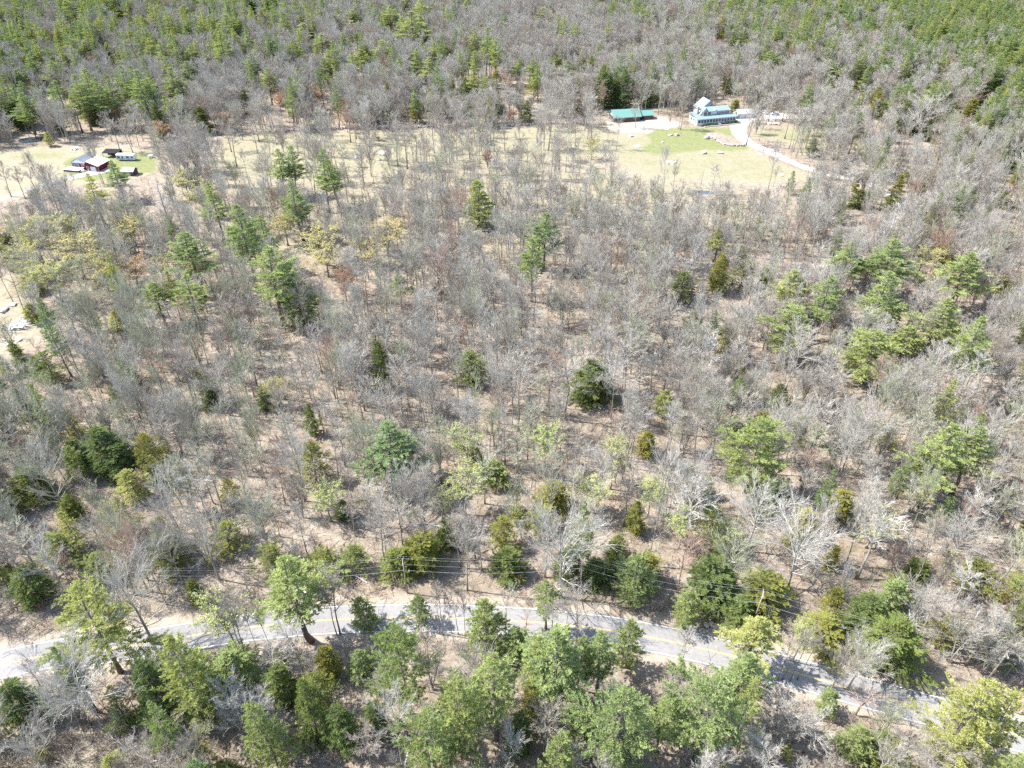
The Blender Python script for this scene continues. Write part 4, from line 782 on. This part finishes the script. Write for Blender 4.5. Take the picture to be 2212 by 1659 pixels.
# density of bare trees / conifers by reading-grid cell (100 px), looked up at the foot of each tree
BD = ["9999999999999999999999", "9999999999999999999999", "9999999999999999999999", "9945557777777777777788", "4667555555555333567788", "3777555555555666677777", "2788665666556777777777",
      "2888776666666776777777", "8888765555556666667777", "8888524555555666666666", "8888635566666776666666", "8888755667777777777766", "8888766666667777777754", "7777777777777777777666", "6666666666666666666666", "7777777766666667777666", "4466777776666666666666", "4466677766666666666666"]
CD = ["7765554442111367899999", "8854333221111222357889", "5532111111111211112368", "1110000000000001111123", "0000000000000000111121", "2111000000000001111111", "2211000000000001111111", "2211100000000001111111",
      "2221100000000001111111", "3332100000110001111111", "4443110001111112221111", "4444211112222222222111", "4433332233333333333322", "4433333333333333333322", "4433333333333333333332", "4555444444444443333333", "3455555555554443333333", "3455555555554443333333"]
def cell(T, x, y):
    return int(T[int(np.clip(y//100, 0, 17))][int(np.clip(x//100, 0, 21))])
from collections import defaultdict
occ = defaultdict(list)
for X, Y, r in occupied: occ[(int(X//8), int(Y//8))].append((X, Y, r))
def is_free(X, Y):
    a, b = int(X//8), int(Y//8)
    for i in (a-1, a, a+1):
        for j in (b-1, b, b+1):
            for x, y, r in occ.get((i, j), ()):
                if (x-X)**2+(y-Y)**2 < r*r: return False
    return True
step = 3.5; Ys = np.arange(34, 905, step); C_ = []
for y in Ys:
    hw = (y*cos(PITCH)+72)*1106/FD*1.12+16
    xs = np.arange(-hw, hw, step); C_.append(np.stack([xs, np.full(len(xs), y)], 1))
C_ = np.vstack(C_); C_ += RNG.uniform(-0.5, 0.5, C_.shape)*step*0.95
X, Y = C_[:, 0], C_[:, 1]; sx, sy, dep = proj(X, Y)
clear = np.zeros(len(X), bool)
for Pg, mrg in ((LAWN, 3), (YARD, 2), (FIELD, 3), (CLEARING, 2), (YARD_GREEN, 4), (BED, 0)): clear |= sdist(Pg, sx, sy) > -mrg
thin = np.ones(len(X)); thin[sdist(MEADOW, sx, sy) > 0] = 0.30; thin[sdist(LAWN_E, sx, sy) > 0] = 0.25
droad = line_dist(ROAD, X, Y, 3); clear |= droad < 7.2; thin[(droad < 11)] *= 0.5
clear |= np.minimum(line_dist(DRIVE, X, Y, 2), line_dist(DRIVE2, X, Y, 2)) < 4.5
for (bx, by, br) in ((112, 402, 19), (66, 402, 9), (75, 405, 9), (129, 409, 9), (148, 411, 7), (-199, 330, 14), (-185, 338, 9), (-176, 320, 6), (-194, 343, 7), (-175, 342, 4)): clear |= np.hypot(X-bx, Y-by) < br
veto = np.zeros(len(X)); sx2, sy2, _ = proj(X, Y, 12.5); sx3, sy3, _ = proj(X, Y, 17.0)
HOUSE_L = [(128, 322), (345, 318), (345, 392), (235, 400), (128, 392)]
for Pg, pv_ in ((LAWN, .93), (LAWN_E, .5), (YARD, .9), (HOUSE_L, .95), (FIELD, .8), (MEADOW, .62), (CLEARING, .8), (BED, .9), ([(1480, 205), (1720, 205), (1720, 275), (1480, 275)], .9), ([(1305, 225), (1425, 222), (1425, 270), (1305, 272)], .9)):
    hit = (sdist(Pg, sx2, sy2) > 0) | (sdist(Pg, sx3, sy3) > 0); front = Y < 400; veto = np.where(hit & front, np.maximum(veto, pv_), veto)
rpx, rpy, _ = proj(ROAD[:, 0], ROAD[:, 1]); okr = (rpx > -100) & (rpx < 2300) & (rpy > 1200); o_ = np.argsort(rpx[okr]); rx_, ry_ = rpx[okr][o_], rpy[okr][o_]
for sa, sb in ((sx2*0+proj(X, Y, 7.)[0], proj(X, Y, 7.)[1]), (sx2, sy2)):
    near_r = (np.abs(sb-np.interp(sa, rx_, ry_)) < np.where(sa > 1600, 52, 36)) & (sb > 1200); wgt = np.where((sa > 1620) | (sa < 480) | ((sa > 880) & (sa < 1500)), .97, .5); veto = np.where(near_r, np.maximum(veto, wgt), veto)
dpx, dpy, _ = proj(DRIVE[:60, 0], DRIVE[:60, 1])
for a_, b_2 in zip(dpx[::3], dpy[::3]): veto = np.where((np.hypot(sx2-a_, sy2-b_2) < 11) & (Y < 400), np.maximum(veto, .8), veto)
olive_c = ((330, 780, 330), (120, 1050, 300), (500, 1180, 220), (1100, 1080, 180), (1950, 1050, 200))
olive = sum(np.exp(-((sx-a)**2+(sy-b)**2)/(r*r)) for a, b, r in olive_c)
block = np.zeros(len(X), bool)
for t in IND:
    if t.hand and cls(t.kind) != 'bare_tree' or t.kind == 'broad':
        cbz = SPK[t.kind]*t.H; _, y0, d0 = proj(t.X, t.Y, t.H); _, y1, d1 = proj(t.X, t.Y, cbz); x1, _, _ = proj(t.X, t.Y, (t.H+cbz)/2)
        hw = FD*t.R/float(d1)
        for zz in (7.0, 15.0):
            cx, cyy, cdp = proj(X, Y, zz); block |= (np.abs(cx-float(x1)) < hw*0.95+4) & (cyy > float(y0)) & (cyy < float(y1)+2) & (Y < t.Y) & (Y > t.Y-90)
rnd = RNG.random((len(X), 6)); clump = 0.5+0.5*np.sin(X/17+1.3*np.sin(Y/23))*np.cos(Y/19+1.1*np.sin(X/29))
cand = []
for i in np.nonzero(~clear)[0]:
    x, y = X[i], Y[i]
    if not is_free(x, y): continue
    if block[i] and random.random() < 0.88: continue
    if veto[i] and random.random() < veto[i]: continue
    jx, jy = sx[i]+(rnd[i, 4]-.5)*120, sy[i]+(rnd[i, 5]-.5)*60
    pat = float(np.clip(0.5+0.9*sin(sx[i]/95+2*sin(sy[i]/37))*cos(sy[i]/31+1.7*sin(sx[i]/140)), 0.08, 1.25)) if sy[i] < 260 else 1.0
    if sy[i] < 260 and cell(CD, jx, jy) > 6: pat = max(pat, .55)
    c = cell(CD, jx, jy)/9*(0.35+1.3*clump[i])*0.55*pat*(1.25 if sy[i] < 260 else 1); b = cell(BD, jx, jy)/9*0.86
    r = rnd[i, 0]
    if r < c*thin[i]:
        far = sy[i] < 330; q = rnd[i, 1]
        if q < (0.42 if far else 0.18): t = mk('pine', x, y, random.uniform(18, 27) if far else random.uniform(15, 22), random.uniform(3.4, 5.4) if far else random.uniform(2.2, 3.4), random.uniform(.05, .8))
        elif q < (0.60 if far else 0.34): t = mk('softpine', x, y, random.uniform(12, 19) if far else random.uniform(5, 11), random.uniform(3.0, 4.4) if far else random.uniform(1.8, 2.8), random.uniform(.1, .95))
        elif far or q < 0.50: t = mk('hemlock', x, y, random.uniform(12, 19) if far else random.uniform(5, 11), random.uniform(2.6, 4.2) if far else random.uniform(1.9, 3.2), random.uniform(.15, 1.0))
        else: t = mk('dimhem', x, y, random.uniform(5, 12), random.uniform(1.8, 3.4), random.uniform(.4, 1.0))
        cand.append(t)
    elif r < (c+0.9*b*(1-c))*thin[i]:
        q = rnd[i, 2]; tone = random.gauss(.48, .12)
        if rnd[i, 3] < 0.12+0.45*min(1, olive[i]): tone = random.uniform(.86, 1.0)
        elif rnd[i, 3] > 0.90: tone = random.uniform(.66, .78)
        elif rnd[i, 3] > 0.86: tone = random.uniform(.0, .15)
        near = sy[i] > 1330
        if q < .52: t = mk('bare', x, y, random.uniform(13, 21), random.uniform(2.4, 3.9)*(1.2 if sy[i] < 330 else 1), tone)
        elif q < .78: t = mk('slim', x, y, random.uniform(9, 17), random.uniform(1.5, 2.5), tone)
        elif q < .86: t = mk('broad', x, y, random.uniform(13, 18), random.uniform(3.2, 4.6), tone)
        elif q < .95: t = mk('multi', x, y, random.uniform(8, 14), random.uniform(2.2, 3.6), tone)
        else: t = mk('snag', x, y, random.uniform(7, 14), random.uniform(1.2, 2.0), tone)
        if near: t = mk(t.kind, x, y, t.H*.78, t.R*.9, tone)
        cand.append(t)
FARK = {}
for c, cap in (('bare_tree', 300), ('pine_tree', 300), ('hemlock_tree', 300), ('budding_tree', 300), ('dead_tree', 120)):
    hand = [t for t in IND if cls(t.kind) == c]; rest = [t for t in cand if cls(t.kind) == c]
    rest.sort(key=lambda t: -(t.px if t.vis else t.px*0.01))
    n = max(0, cap-len(hand)); pick = [t for t in rest[:n] if t.vis]; IND += pick; s = set(map(id, pick)); FARK[c] = [t for t in rest if id(t) not in s]

# one object per far wood, drawn by geometry nodes from its shapes
def scatter(name, items, label, cat, kinds):
    """items: (kind, var, x, y, z, rx, ry, rz, sr, sz, tone)"""
    order = [(k, v) for k in kinds for v in range(len(SHAPES[k]))]
    coll = bpy.data.collections.new(name+'_shapes')
    for q, (k, v) in enumerate(order):
        o = bpy.data.objects.new('shape_%02d_%s' % (q, k), SHAPES[k][v]['whole']); coll.objects.link(o)
    me = bpy.data.meshes.new(name); n = len(items); me.vertices.add(n)
    co = np.array([(t[2], t[3], t[4]) for t in items], np.float32); me.vertices.foreach_set('co', co.ravel())
    def addf(nm, ty, arr, fld):
        a = me.attributes.new(nm, ty, 'POINT'); a.data.foreach_set(fld, np.asarray(arr).ravel())
    addf('pick', 'INT', np.array([order.index((t[0], t[1])) for t in items], np.int32), 'value')
    addf('turn', 'FLOAT_VECTOR', np.array([(t[5], t[6], t[7]) for t in items], np.float32), 'vector')
    addf('size', 'FLOAT_VECTOR', np.array([(t[8], t[8], t[9]) for t in items], np.float32), 'vector')
    addf('tone', 'FLOAT', np.array([t[10] for t in items], np.float32), 'value')
    o = obj(name, me); tag(o, label, cat, kind='stuff')
    ng = bpy.data.node_groups.new(name, 'GeometryNodeTree'); ng.interface.new_socket('Geometry', in_out='INPUT', socket_type='NodeSocketGeometry'); ng.interface.new_socket('Geometry', in_out='OUTPUT', socket_type='NodeSocketGeometry')
    gi = ng.nodes.new('NodeGroupInput'); go = ng.nodes.new('NodeGroupOutput'); ip = ng.nodes.new('GeometryNodeInstanceOnPoints'); ci = ng.nodes.new('GeometryNodeCollectionInfo')
    ci.inputs['Collection'].default_value = coll; ci.inputs['Separate Children'].default_value = True; ci.inputs['Reset Children'].default_value = True
    ip.inputs['Pick Instance'].default_value = True
    def na(nm, dt):
        a = ng.nodes.new('GeometryNodeInputNamedAttribute'); a.data_type = dt; a.inputs['Name'].default_value = nm; return a.outputs['Attribute']
    ng.links.new(gi.outputs[0], ip.inputs['Points']); ng.links.new(ci.outputs[0], ip.inputs['Instance'])
    ng.links.new(na('pick', 'INT'), ip.inputs['Instance Index']); ng.links.new(na('size', 'FLOAT_VECTOR'), ip.inputs['Scale'])
    er = ng.nodes.new('FunctionNodeEulerToRotation'); ng.links.new(na('turn', 'FLOAT_VECTOR'), er.inputs[0]); ng.links.new(er.outputs[0], ip.inputs['Rotation'])
    ng.links.new(ip.outputs[0], go.inputs[0])
    md = o.modifiers.new('scatter', 'NODES'); md.node_group = ng
    return o
def item(t): return (t.kind, t.var, t.X, t.Y, -0.05, t.tilt[0], t.tilt[1], t.rz, t.sr, t.sz, t.tone)
print('INDIVIDUALS', len(IND), {k: len(v) for k, v in FARK.items()})
if FARK['bare_tree']+FARK['dead_tree']: scatter('bare_woods', [item(t) for t in FARK['bare_tree']+FARK['dead_tree']], 'grey leafless hardwood forest covering the slopes and flats between the evergreens', 'woods', ['bare', 'slim', 'broad', 'multi', 'snag'])
if FARK['pine_tree']: scatter('pine_woods', [item(t) for t in FARK['pine_tree']], 'distant green pines mixed through the far forest', 'woods', ['pine', 'softpine', 'bigpine'])
if FARK['hemlock_tree']: scatter('hemlock_woods', [item(t) for t in FARK['hemlock_tree']], 'distant dark and olive hemlocks mixed through the far forest', 'woods', ['hemlock', 'dimhem'])
# brush and saplings
bs = []; keep = ~clear | (droad < 7.2) & (droad > 5.6)
near_k = np.nonzero(keep & (sy > 250))[0]
for i in near_k:
    p_ = 0.98 if sy[i] > 1250 else (0.72 if sy[i] > 600 else 0.2)
    if thin[i] < 0.31: p_ = 0.06
    for _ in range(2):
        if random.random() < p_:
            s = random.uniform(.5, 1.2)*(1.0 if sy[i] > 1250 else 0.8); bs.append(('brush', random.randrange(3), X[i]+random.uniform(-1.8, 1.8), Y[i]+random.uniform(-1.8, 1.8), -.05, 0, 0, random.random()*6, s, s*random.uniform(.7, 1.3), random.choice((.05, .2, .3, .45, .9, .75))))
for i in np.nonzero(~clear & (sy > 430))[0]:
    if thin[i] > .31 and random.random() < (.42 if sy[i] > 560 else .25) and not block[i]: bs.append(('slim', random.randrange(5), X[i]+random.uniform(-1.6, 1.6), Y[i]+random.uniform(-1.6, 1.6), -.05, random.gauss(0, .05), random.gauss(0, .05), random.random()*6, random.uniform(.5, .9), random.uniform(.25, .5), random.choice((.2, .4, .5, .5, .75, 1., 1.))))
    if random.random() < .035*cell(CD, sx[i], sy[i]) and not block[i]: h_ = random.uniform(.12, .36); bs.append(('dimhem', random.randrange(3), X[i]+random.uniform(-1.6, 1.6), Y[i]+random.uniform(-1.6, 1.6), -.05, 0, 0, random.random()*6, h_*random.uniform(1.2, 2), h_, random.uniform(.4, 1)))
for k in range(260):
    x, y = random.uniform(-30, 420), random.uniform(1590, 1700); q = at(x, y); s = random.uniform(.4, 1.0); bs.append(('brush', random.randrange(3), q[0], q[1], -.05, 0, 0, random.random()*6, s*1.2, s*.8, random.choice((.1, .25, .3, .45))))
for i in np.nonzero(keep & (sy > 420))[0]:
    if thin[i] > .31 and random.random() < 0.5: s = random.uniform(.6, 1.3); bs.append(('sticks', random.randrange(3), X[i]+random.uniform(-1.8, 1.8), Y[i]+random.uniform(-1.8, 1.8), 0, 0, 0, random.random()*6, s, s, random.choice((.0, .2, .25, .45, .75))))
scatter('undergrowth', bs, 'low brush, saplings, small evergreen shoots and fallen sticks on the forest floor', 'brush', ['brush', 'sticks', 'slim', 'dimhem'])

# ------------------------------------------------------------------ individual trees: an Empty with trunk and crown each
NAMED = {
 (600,322): ('left crown of two dark pines side by side above the open woods', 'the twin upper pines'), (690,320): ('tall narrow dark pine with a smaller pine at its right shoulder', 'the tall narrow upper pine'),
 (632,393): ('dark pine standing below the twin upper pines', 'the pine below the twins'), (450,393): ('narrow dark pine at the upper left of the pine group', 'the narrow left-group pine'), (510,445): ('large dark round-topped pine in the left-centre pine group', 'the large group pine'),
 (572,528): ('biggest bright pine of the left-centre group, wide at its foot', 'the wide group pine'), (400,503): ('spreading pine at the left end of the centre-left group', 'the spreading left pine'), (327,610): ('small isolated bright pine left of the pine group', 'the small isolated left pine'),
 (637,610): ('bushy low pine at the lower right of the pine group', 'the bushy low pine'), (240,347): ('tall dark pine leaning beside the red house', 'the leaning house pine'), (187,375): ('thin yellowish pine in front of the red house', 'the thin yellow pine'), (330,380): ('dead silver conifer with bare level branches right of the red house', 'the dead silver conifer'),
 (1032,390): ('lone cone-shaped bright pine standing in the upper middle of the grey woods', 'the lone cone-shaped pine'), (1177,460): ('dark columnar pine right of the lone cone-shaped pine', 'the dark columnar pine'), (861,590): ('small solitary green pine in the central woods', 'the small solitary pine'),
 (837,926): ('lone pine with a long bare trunk in the central clearing', 'the bare-trunked lone pine'), (1400,933): ('rounded yellow-olive hemlock right of centre', 'the yellow-olive hemlock'), (1180,935): ('lime-yellow budding tree in the middle of the woods', 'the lime-yellow tree'), (1197,1045): ('olive-gold hemlock rising above the middle of the road', 'the olive-gold hemlock'),
 (1285,782): ('dome-shaped dark evergreen under fallen white branches at centre right', 'the dome-shaped evergreen'), (817,740): ('narrow dark columnar hemlock in the left centre', 'the narrow dark hemlock'), (1840,525): ('pine at the upper left of the right-hand pine group', 'the right-group upper pine'), (1930,520): ('dark topped pine at the head of the right-hand pine group', 'the right-group head pine'),
 (1720,660): ('broad layered pine at the left of the right-hand group', 'the broad layered pine'), (1903,712): ('very wide flat-topped pine low in the right-hand group', 'the wide flat-topped pine'), (2100,545): ('large pine near the right edge above the olive hemlock', 'the right-edge pine'), (2128,680): ('tall ragged pine near the right edge', 'the ragged right pine'),
 (1655,900): ('huge bright rounded pine at lower right of centre', 'the huge rounded pine'), (2070,925): ('left crown of a pale two-stemmed pine at the right', 'the pale two-stemmed pine'), (273,1016): ('bright yellow-green young pine in the lower left woods', 'the bright lower-left pine'), (905,1158): ('wide green hemlock above the left half of the road', 'the wide roadside hemlock'),
 (150,1266): ('huge multi-branched pine leaning over the left end of the road', 'the huge leaning pine'), (620,1206): ('tall layered pine crossing the road left of centre', 'the layered road pine'), (1184,1253): ('small round pine on a thin bare trunk over the road', 'the round thin-trunked pine'), (1385,1200): ('cone-shaped young pine on the far bank of the road', 'the far-bank cone pine'),
 (1640,1340): ('yellow-green pine overhanging the right half of the road', 'the yellow-green road pine'), (1555,1216): ('dark hemlock mass above the right half of the road', 'the dark bank hemlock'), (1655,1250): ('broad sunlit olive hemlock on the far road bank', 'the sunlit bank hemlock'), (1950,1330): ('large dark hemlock at the right end of the far bank', 'the large right hemlock'), (1940,1256): ('bluish pine top above the large dark hemlock', 'the bluish right pine'),
 (355,1383): ('tall soft bright pine below the road at left', 'the soft near-left pine'), (857,1350): ('tall full pine below the road left of centre', 'the tall near pine'), (1210,1370): ('dark-cored pine below the middle of the road', 'the dark-cored near pine'), (1350,1490): ('massive round-crowned pine at the bottom right of centre', 'the massive bottom pine'), (1555,1470): ('largest bluish-green pine at the bottom right', 'the largest bottom pine'),
 (2140,1478): ('pale yellow-green pine filling the bottom right corner', 'the corner pine'), (1865,1568): ('small dark hemlock on sandy ground below the road at right', 'the small verge hemlock'), (547,1525): ('pale soft pine at the bottom left of centre', 'the pale bottom pine'), (1305,140): ('tall dark hemlock behind the barn', 'the barn hemlock'), (1655,888): None,
 (1790,130): ('large dark pine above the farm at the upper right', 'the large far pine'), (1900,200): ('rusty olive hemlock right of the farm', 'the rusty far hemlock'), (430,230): ('dark hemlock at the edge of the left meadow', 'the meadow-edge hemlock'), (367,147): ('full pine in the upper left woods', 'the full upper-left pine'), (572,147): ('isolated pine in the upper left grey woods', 'the isolated far pine'),
 (1048,60): ('tallest pine of the clump at the top centre', 'the top-centre pine clump'), (1003,167): None, (887,23): ('bright pine at the top left of centre', 'the bright top pine'), (2107,213): ('golden olive hemlock at the upper right', 'the golden far hemlock'), (1950,377): ('thin olive hemlock right of the driveway', 'the thin driveway hemlock'), (1665,110): ('bright pine in the far woods above the farmhouse', 'the farm ridge pine'),
 (2175,597): ('wide golden hemlock against the right edge', 'the wide golden hemlock'), (35,1230): ('dark hemlock against the left edge above the road', 'the left-edge hemlock'), (1210,1290): ('old spreading bare tree with pale limbs above the road', 'the old spreading bare tree'), (690,500): ('yellow budding tree beside the large group pine', 'the yellow budding tree'),
}
NAMED = {k: v for k, v in NAMED.items() if v}
LM = []
for t in IND:
    k = getattr(t, 'key', None)
    if k in NAMED: t.label = NAMED[k][0]; LM.append((NAMED[k][1], t.sx, t.sy))
LM += [('the farmhouse', 1545, 245), ('the barn', 1350, 250), ('the red house', 190, 350), ('the camper', 273, 343), ('the white log heap', 42, 706), ('the meadow flat rock', 830, 331), ('the driveway bend', 1605, 300)]
ORD = ['first', 'second', 'third', 'fourth', 'fifth', 'sixth', 'seventh', 'eighth', 'ninth', 'tenth', 'eleventh', 'twelfth', 'thirteenth', 'fourteenth', 'fifteenth', 'sixteenth', 'seventeenth', 'eighteenth', 'nineteenth', 'twentieth']
DIRS = ['right of', 'up right from', 'straight above', 'up left from', 'left of', 'down left from', 'straight below', 'down right from']
def tone_word(t):
    c = cls(t.kind)
    if c == 'bare_tree': return ['reddish brown', 'brownish grey', 'grey', 'pale grey', 'olive grey'][int(round(t.tone*4))]
    if c == 'dead_tree': return 'dead grey' if t.tone > .2 else 'dead dark'
    if c == 'budding_tree': return 'reddish' if t.tone < .2 else 'yellow' if t.tone < .5 else 'lime green'
    if t.kind == 'pine' or t.kind == 'bigpine' or t.kind == 'softpine': return 'dark green' if t.tone < .33 else 'green' if t.tone < .62 else 'bright yellow-green'
    return 'dark' if t.tone < .35 else 'mid green' if t.tone < .7 else 'golden olive'
def shape_word(t):
    return {'bare': 'tall', 'slim': 'slender', 'broad': 'spreading', 'multi': 'many-stemmed', 'snag': 'short-branched', 'bud': 'round', 'pine': 'open-crowned', 'softpine': 'bushy', 'bigpine': 'massive', 'hemlock': 'dense', 'dimhem': 'thin', 'deadpine': 'bare'}[t.kind]
NOUN = {'bare_tree': 'leafless tree', 'pine_tree': 'pine', 'hemlock_tree': 'hemlock', 'budding_tree': 'budding tree', 'dead_tree': 'snag'}
GROUP = {'bare_tree': 'leafless grey hardwood trees', 'pine_tree': 'pine trees in the woods', 'hemlock_tree': 'hemlocks in the woods', 'budding_tree': 'hardwoods with opening buds', 'dead_tree': 'dead trees'}
buckets = defaultdict(list)
for t in IND:
    if hasattr(t, 'label'): continue
    best = min(LM, key=lambda l: (t.sx-l[1])**2+1.5*(t.sy-l[2])**2+(0 if (abs(t.sx-l[1])+abs(t.sy-l[2])) > 3 else 1e9))
    a = atan2(-(t.sy-best[2]), t.sx-best[1]); d = DIRS[int(round(a/(pi/4))) % 8]
    buckets[(cls(t.kind), tone_word(t), shape_word(t), d, best[0])].append(((t.sx-best[1])**2+(t.sy-best[2])**2, id(t), t))
for (c, tw, sw, d, l), L in buckets.items():
    L.sort(); n = len(L)
    for k, (_, _, t) in enumerate(L):
        o_ = '' if n == 1 else ('nearest one ' if k == 0 else ORD[min(k, 19)]+' one ')
        t.label = '%s %s %s, %s%s %s' % (sw, tw, NOUN[c], o_, d, l)
TP = {}
for t in IND:
    c = cls(t.kind); sh = SHAPES[t.kind][t.var]
    e = bpy.data.objects.new(c, None); e.location = (t.X, t.Y, -0.05); e.rotation_euler = (t.tilt[0], t.tilt[1], t.rz); e.scale = (t.sr, t.sr, t.sz); e.empty_display_size = .5
    COL.objects.link(e); tag(e, t.label, 'tree', GROUP[c])
    for nm in ('trunk', 'crown'):
        key = (t.kind, t.var, nm)
        if key not in TP: o = bpy.data.objects.new(nm, sh[nm]); TP[key] = o
        else: o = TP[key].copy()
        COL.objects.link(o); o.parent = e; o['tone'] = t.tone

# fallen logs on the forest floor
lg = []
for k in range(3):
    rg = np.random.default_rng(50+k); m = MB(); L = (9, 12, 7)[k]; P = np.array([[i*L/5-L/2, rg.normal()*.15, .22] for i in range(6)]); m.tube(P, np.linspace(.2, .07, 6), 6)
    b = MB(); A = P[rg.integers(2, 6, 22)]+rg.normal(size=(22, 3))*.02; D = norm(np.c_[rg.uniform(.2, 1, 22), rg.normal(size=22), np.abs(rg.normal(size=22))*.5]); b.prisms(A, A+D*rg.uniform(.6, 2.2, (22, 1)), .035, .01); lg.append((m, b))
LOGS = [(1330,790,.5,1,'white bleached fallen trunk arching over the dome-shaped evergreen'),(760,1240,2.6,1,'pale fallen trunk left of the wide roadside hemlock'),(860,1150,.6,0,'dark log crossing the foot of the bare-trunked lone pine'),(985,1190,2.5,0,'dark log lying above the middle of the road'),(970,975,2.8,0,'dark jagged log in the open centre of the woods'),(560,890,.1,0,'dark log in the left-centre gap'),
 (740,870,.1,1,'pale log at centre left on tan leaves'),(1180,820,.3,0,'dark log in the centre of the open woods'),(1230,700,.2,0,'dark branchy log in the upper centre woods'),(1640,780,2.9,1,'pale arching trunk left of the broad layered pine'),(1210,900,.0,0,'long dark log right of centre'),(640,1250,2.2,1,'pale brush-covered log above the road at left'),(1780,740,.4,0,'dark log between the right-group pines'),
 (1500,1100,.8,1,'pale log left of the huge rounded pine'),(1690,560,.1,0,'dark log in the upper right woods'),(300,1210,.5,0,'dark log in the lower left woods'),(1910,1140,.2,1,'pale log in the right woods'),(1900,1590,.6,0,'dark log on sandy ground by the small verge hemlock'),(350,1640,.3,1,'pale log in the brushy bottom left'),(880,1640,1.4,1,'pale log at the bottom edge left of centre'),
 (120,1640,2.4,0,'dark branch in the bottom left brush'),(1640,1490,.4,1,'pale broken trunk just below the road at right'),(2030,1120,.0,0,'dark log near the right edge woods'),(700,700,.2,0,'dark log right of the bushy low pine'),(30,735,.1,1,'bleached log below the white log heap')]
for x, y, a, pale, lb in LOGS:
    k = random.randrange(3); X_, Y_ = at(x, y); e = empty('fallen_log', (X_, Y_, 0), a+random.uniform(-.1, .1), label=lb, cat='log', group='fallen logs'); s = random.uniform(.7, 1.05); e.scale = (s, s, s)
    mm = M_WOODPALE if pale else M_WOODDARK
    for nm, q in (('stem', lg[k][0]), ('branches', lg[k][1])):
        key = ('log', k, nm, pale)
        if key not in TP: TP[key] = bpy.data.objects.new(nm, q.mesh(nm, [mm])); o = TP[key]
        else: o = TP[key].copy()
        COL.objects.link(o); o.parent = e
# uprooted stumps in the meadow
for x, y, s, lb in ((403, 365, 1.8, 'dark uprooted stump at the foot of the leaning grey trees'), (817, 303, 1.2, 'dark torn stump standing in the green meadow')):
    m = MB(); X_, Y_ = at(x, y); rg = np.random.default_rng(int(x)); m.tube([(0, 0, 0), (.2, .1, .8), (.5, .3, 1.6)], [.5, .4, .25], 8); A = np.zeros((26, 3))+[0, 0, .6]; D = norm(rg.normal(size=(26, 3))+[0, 0, .6]); m.prisms(A, A+D*rg.uniform(.7, 1.7, (26, 1)), .12, .03)
    o = obj('tree_stump', m.mesh('tree_stump', [M_WOODDARK]), loc=(X_, Y_, 0)); o.scale = (s, s, s); tag(o, lb, 'stump')
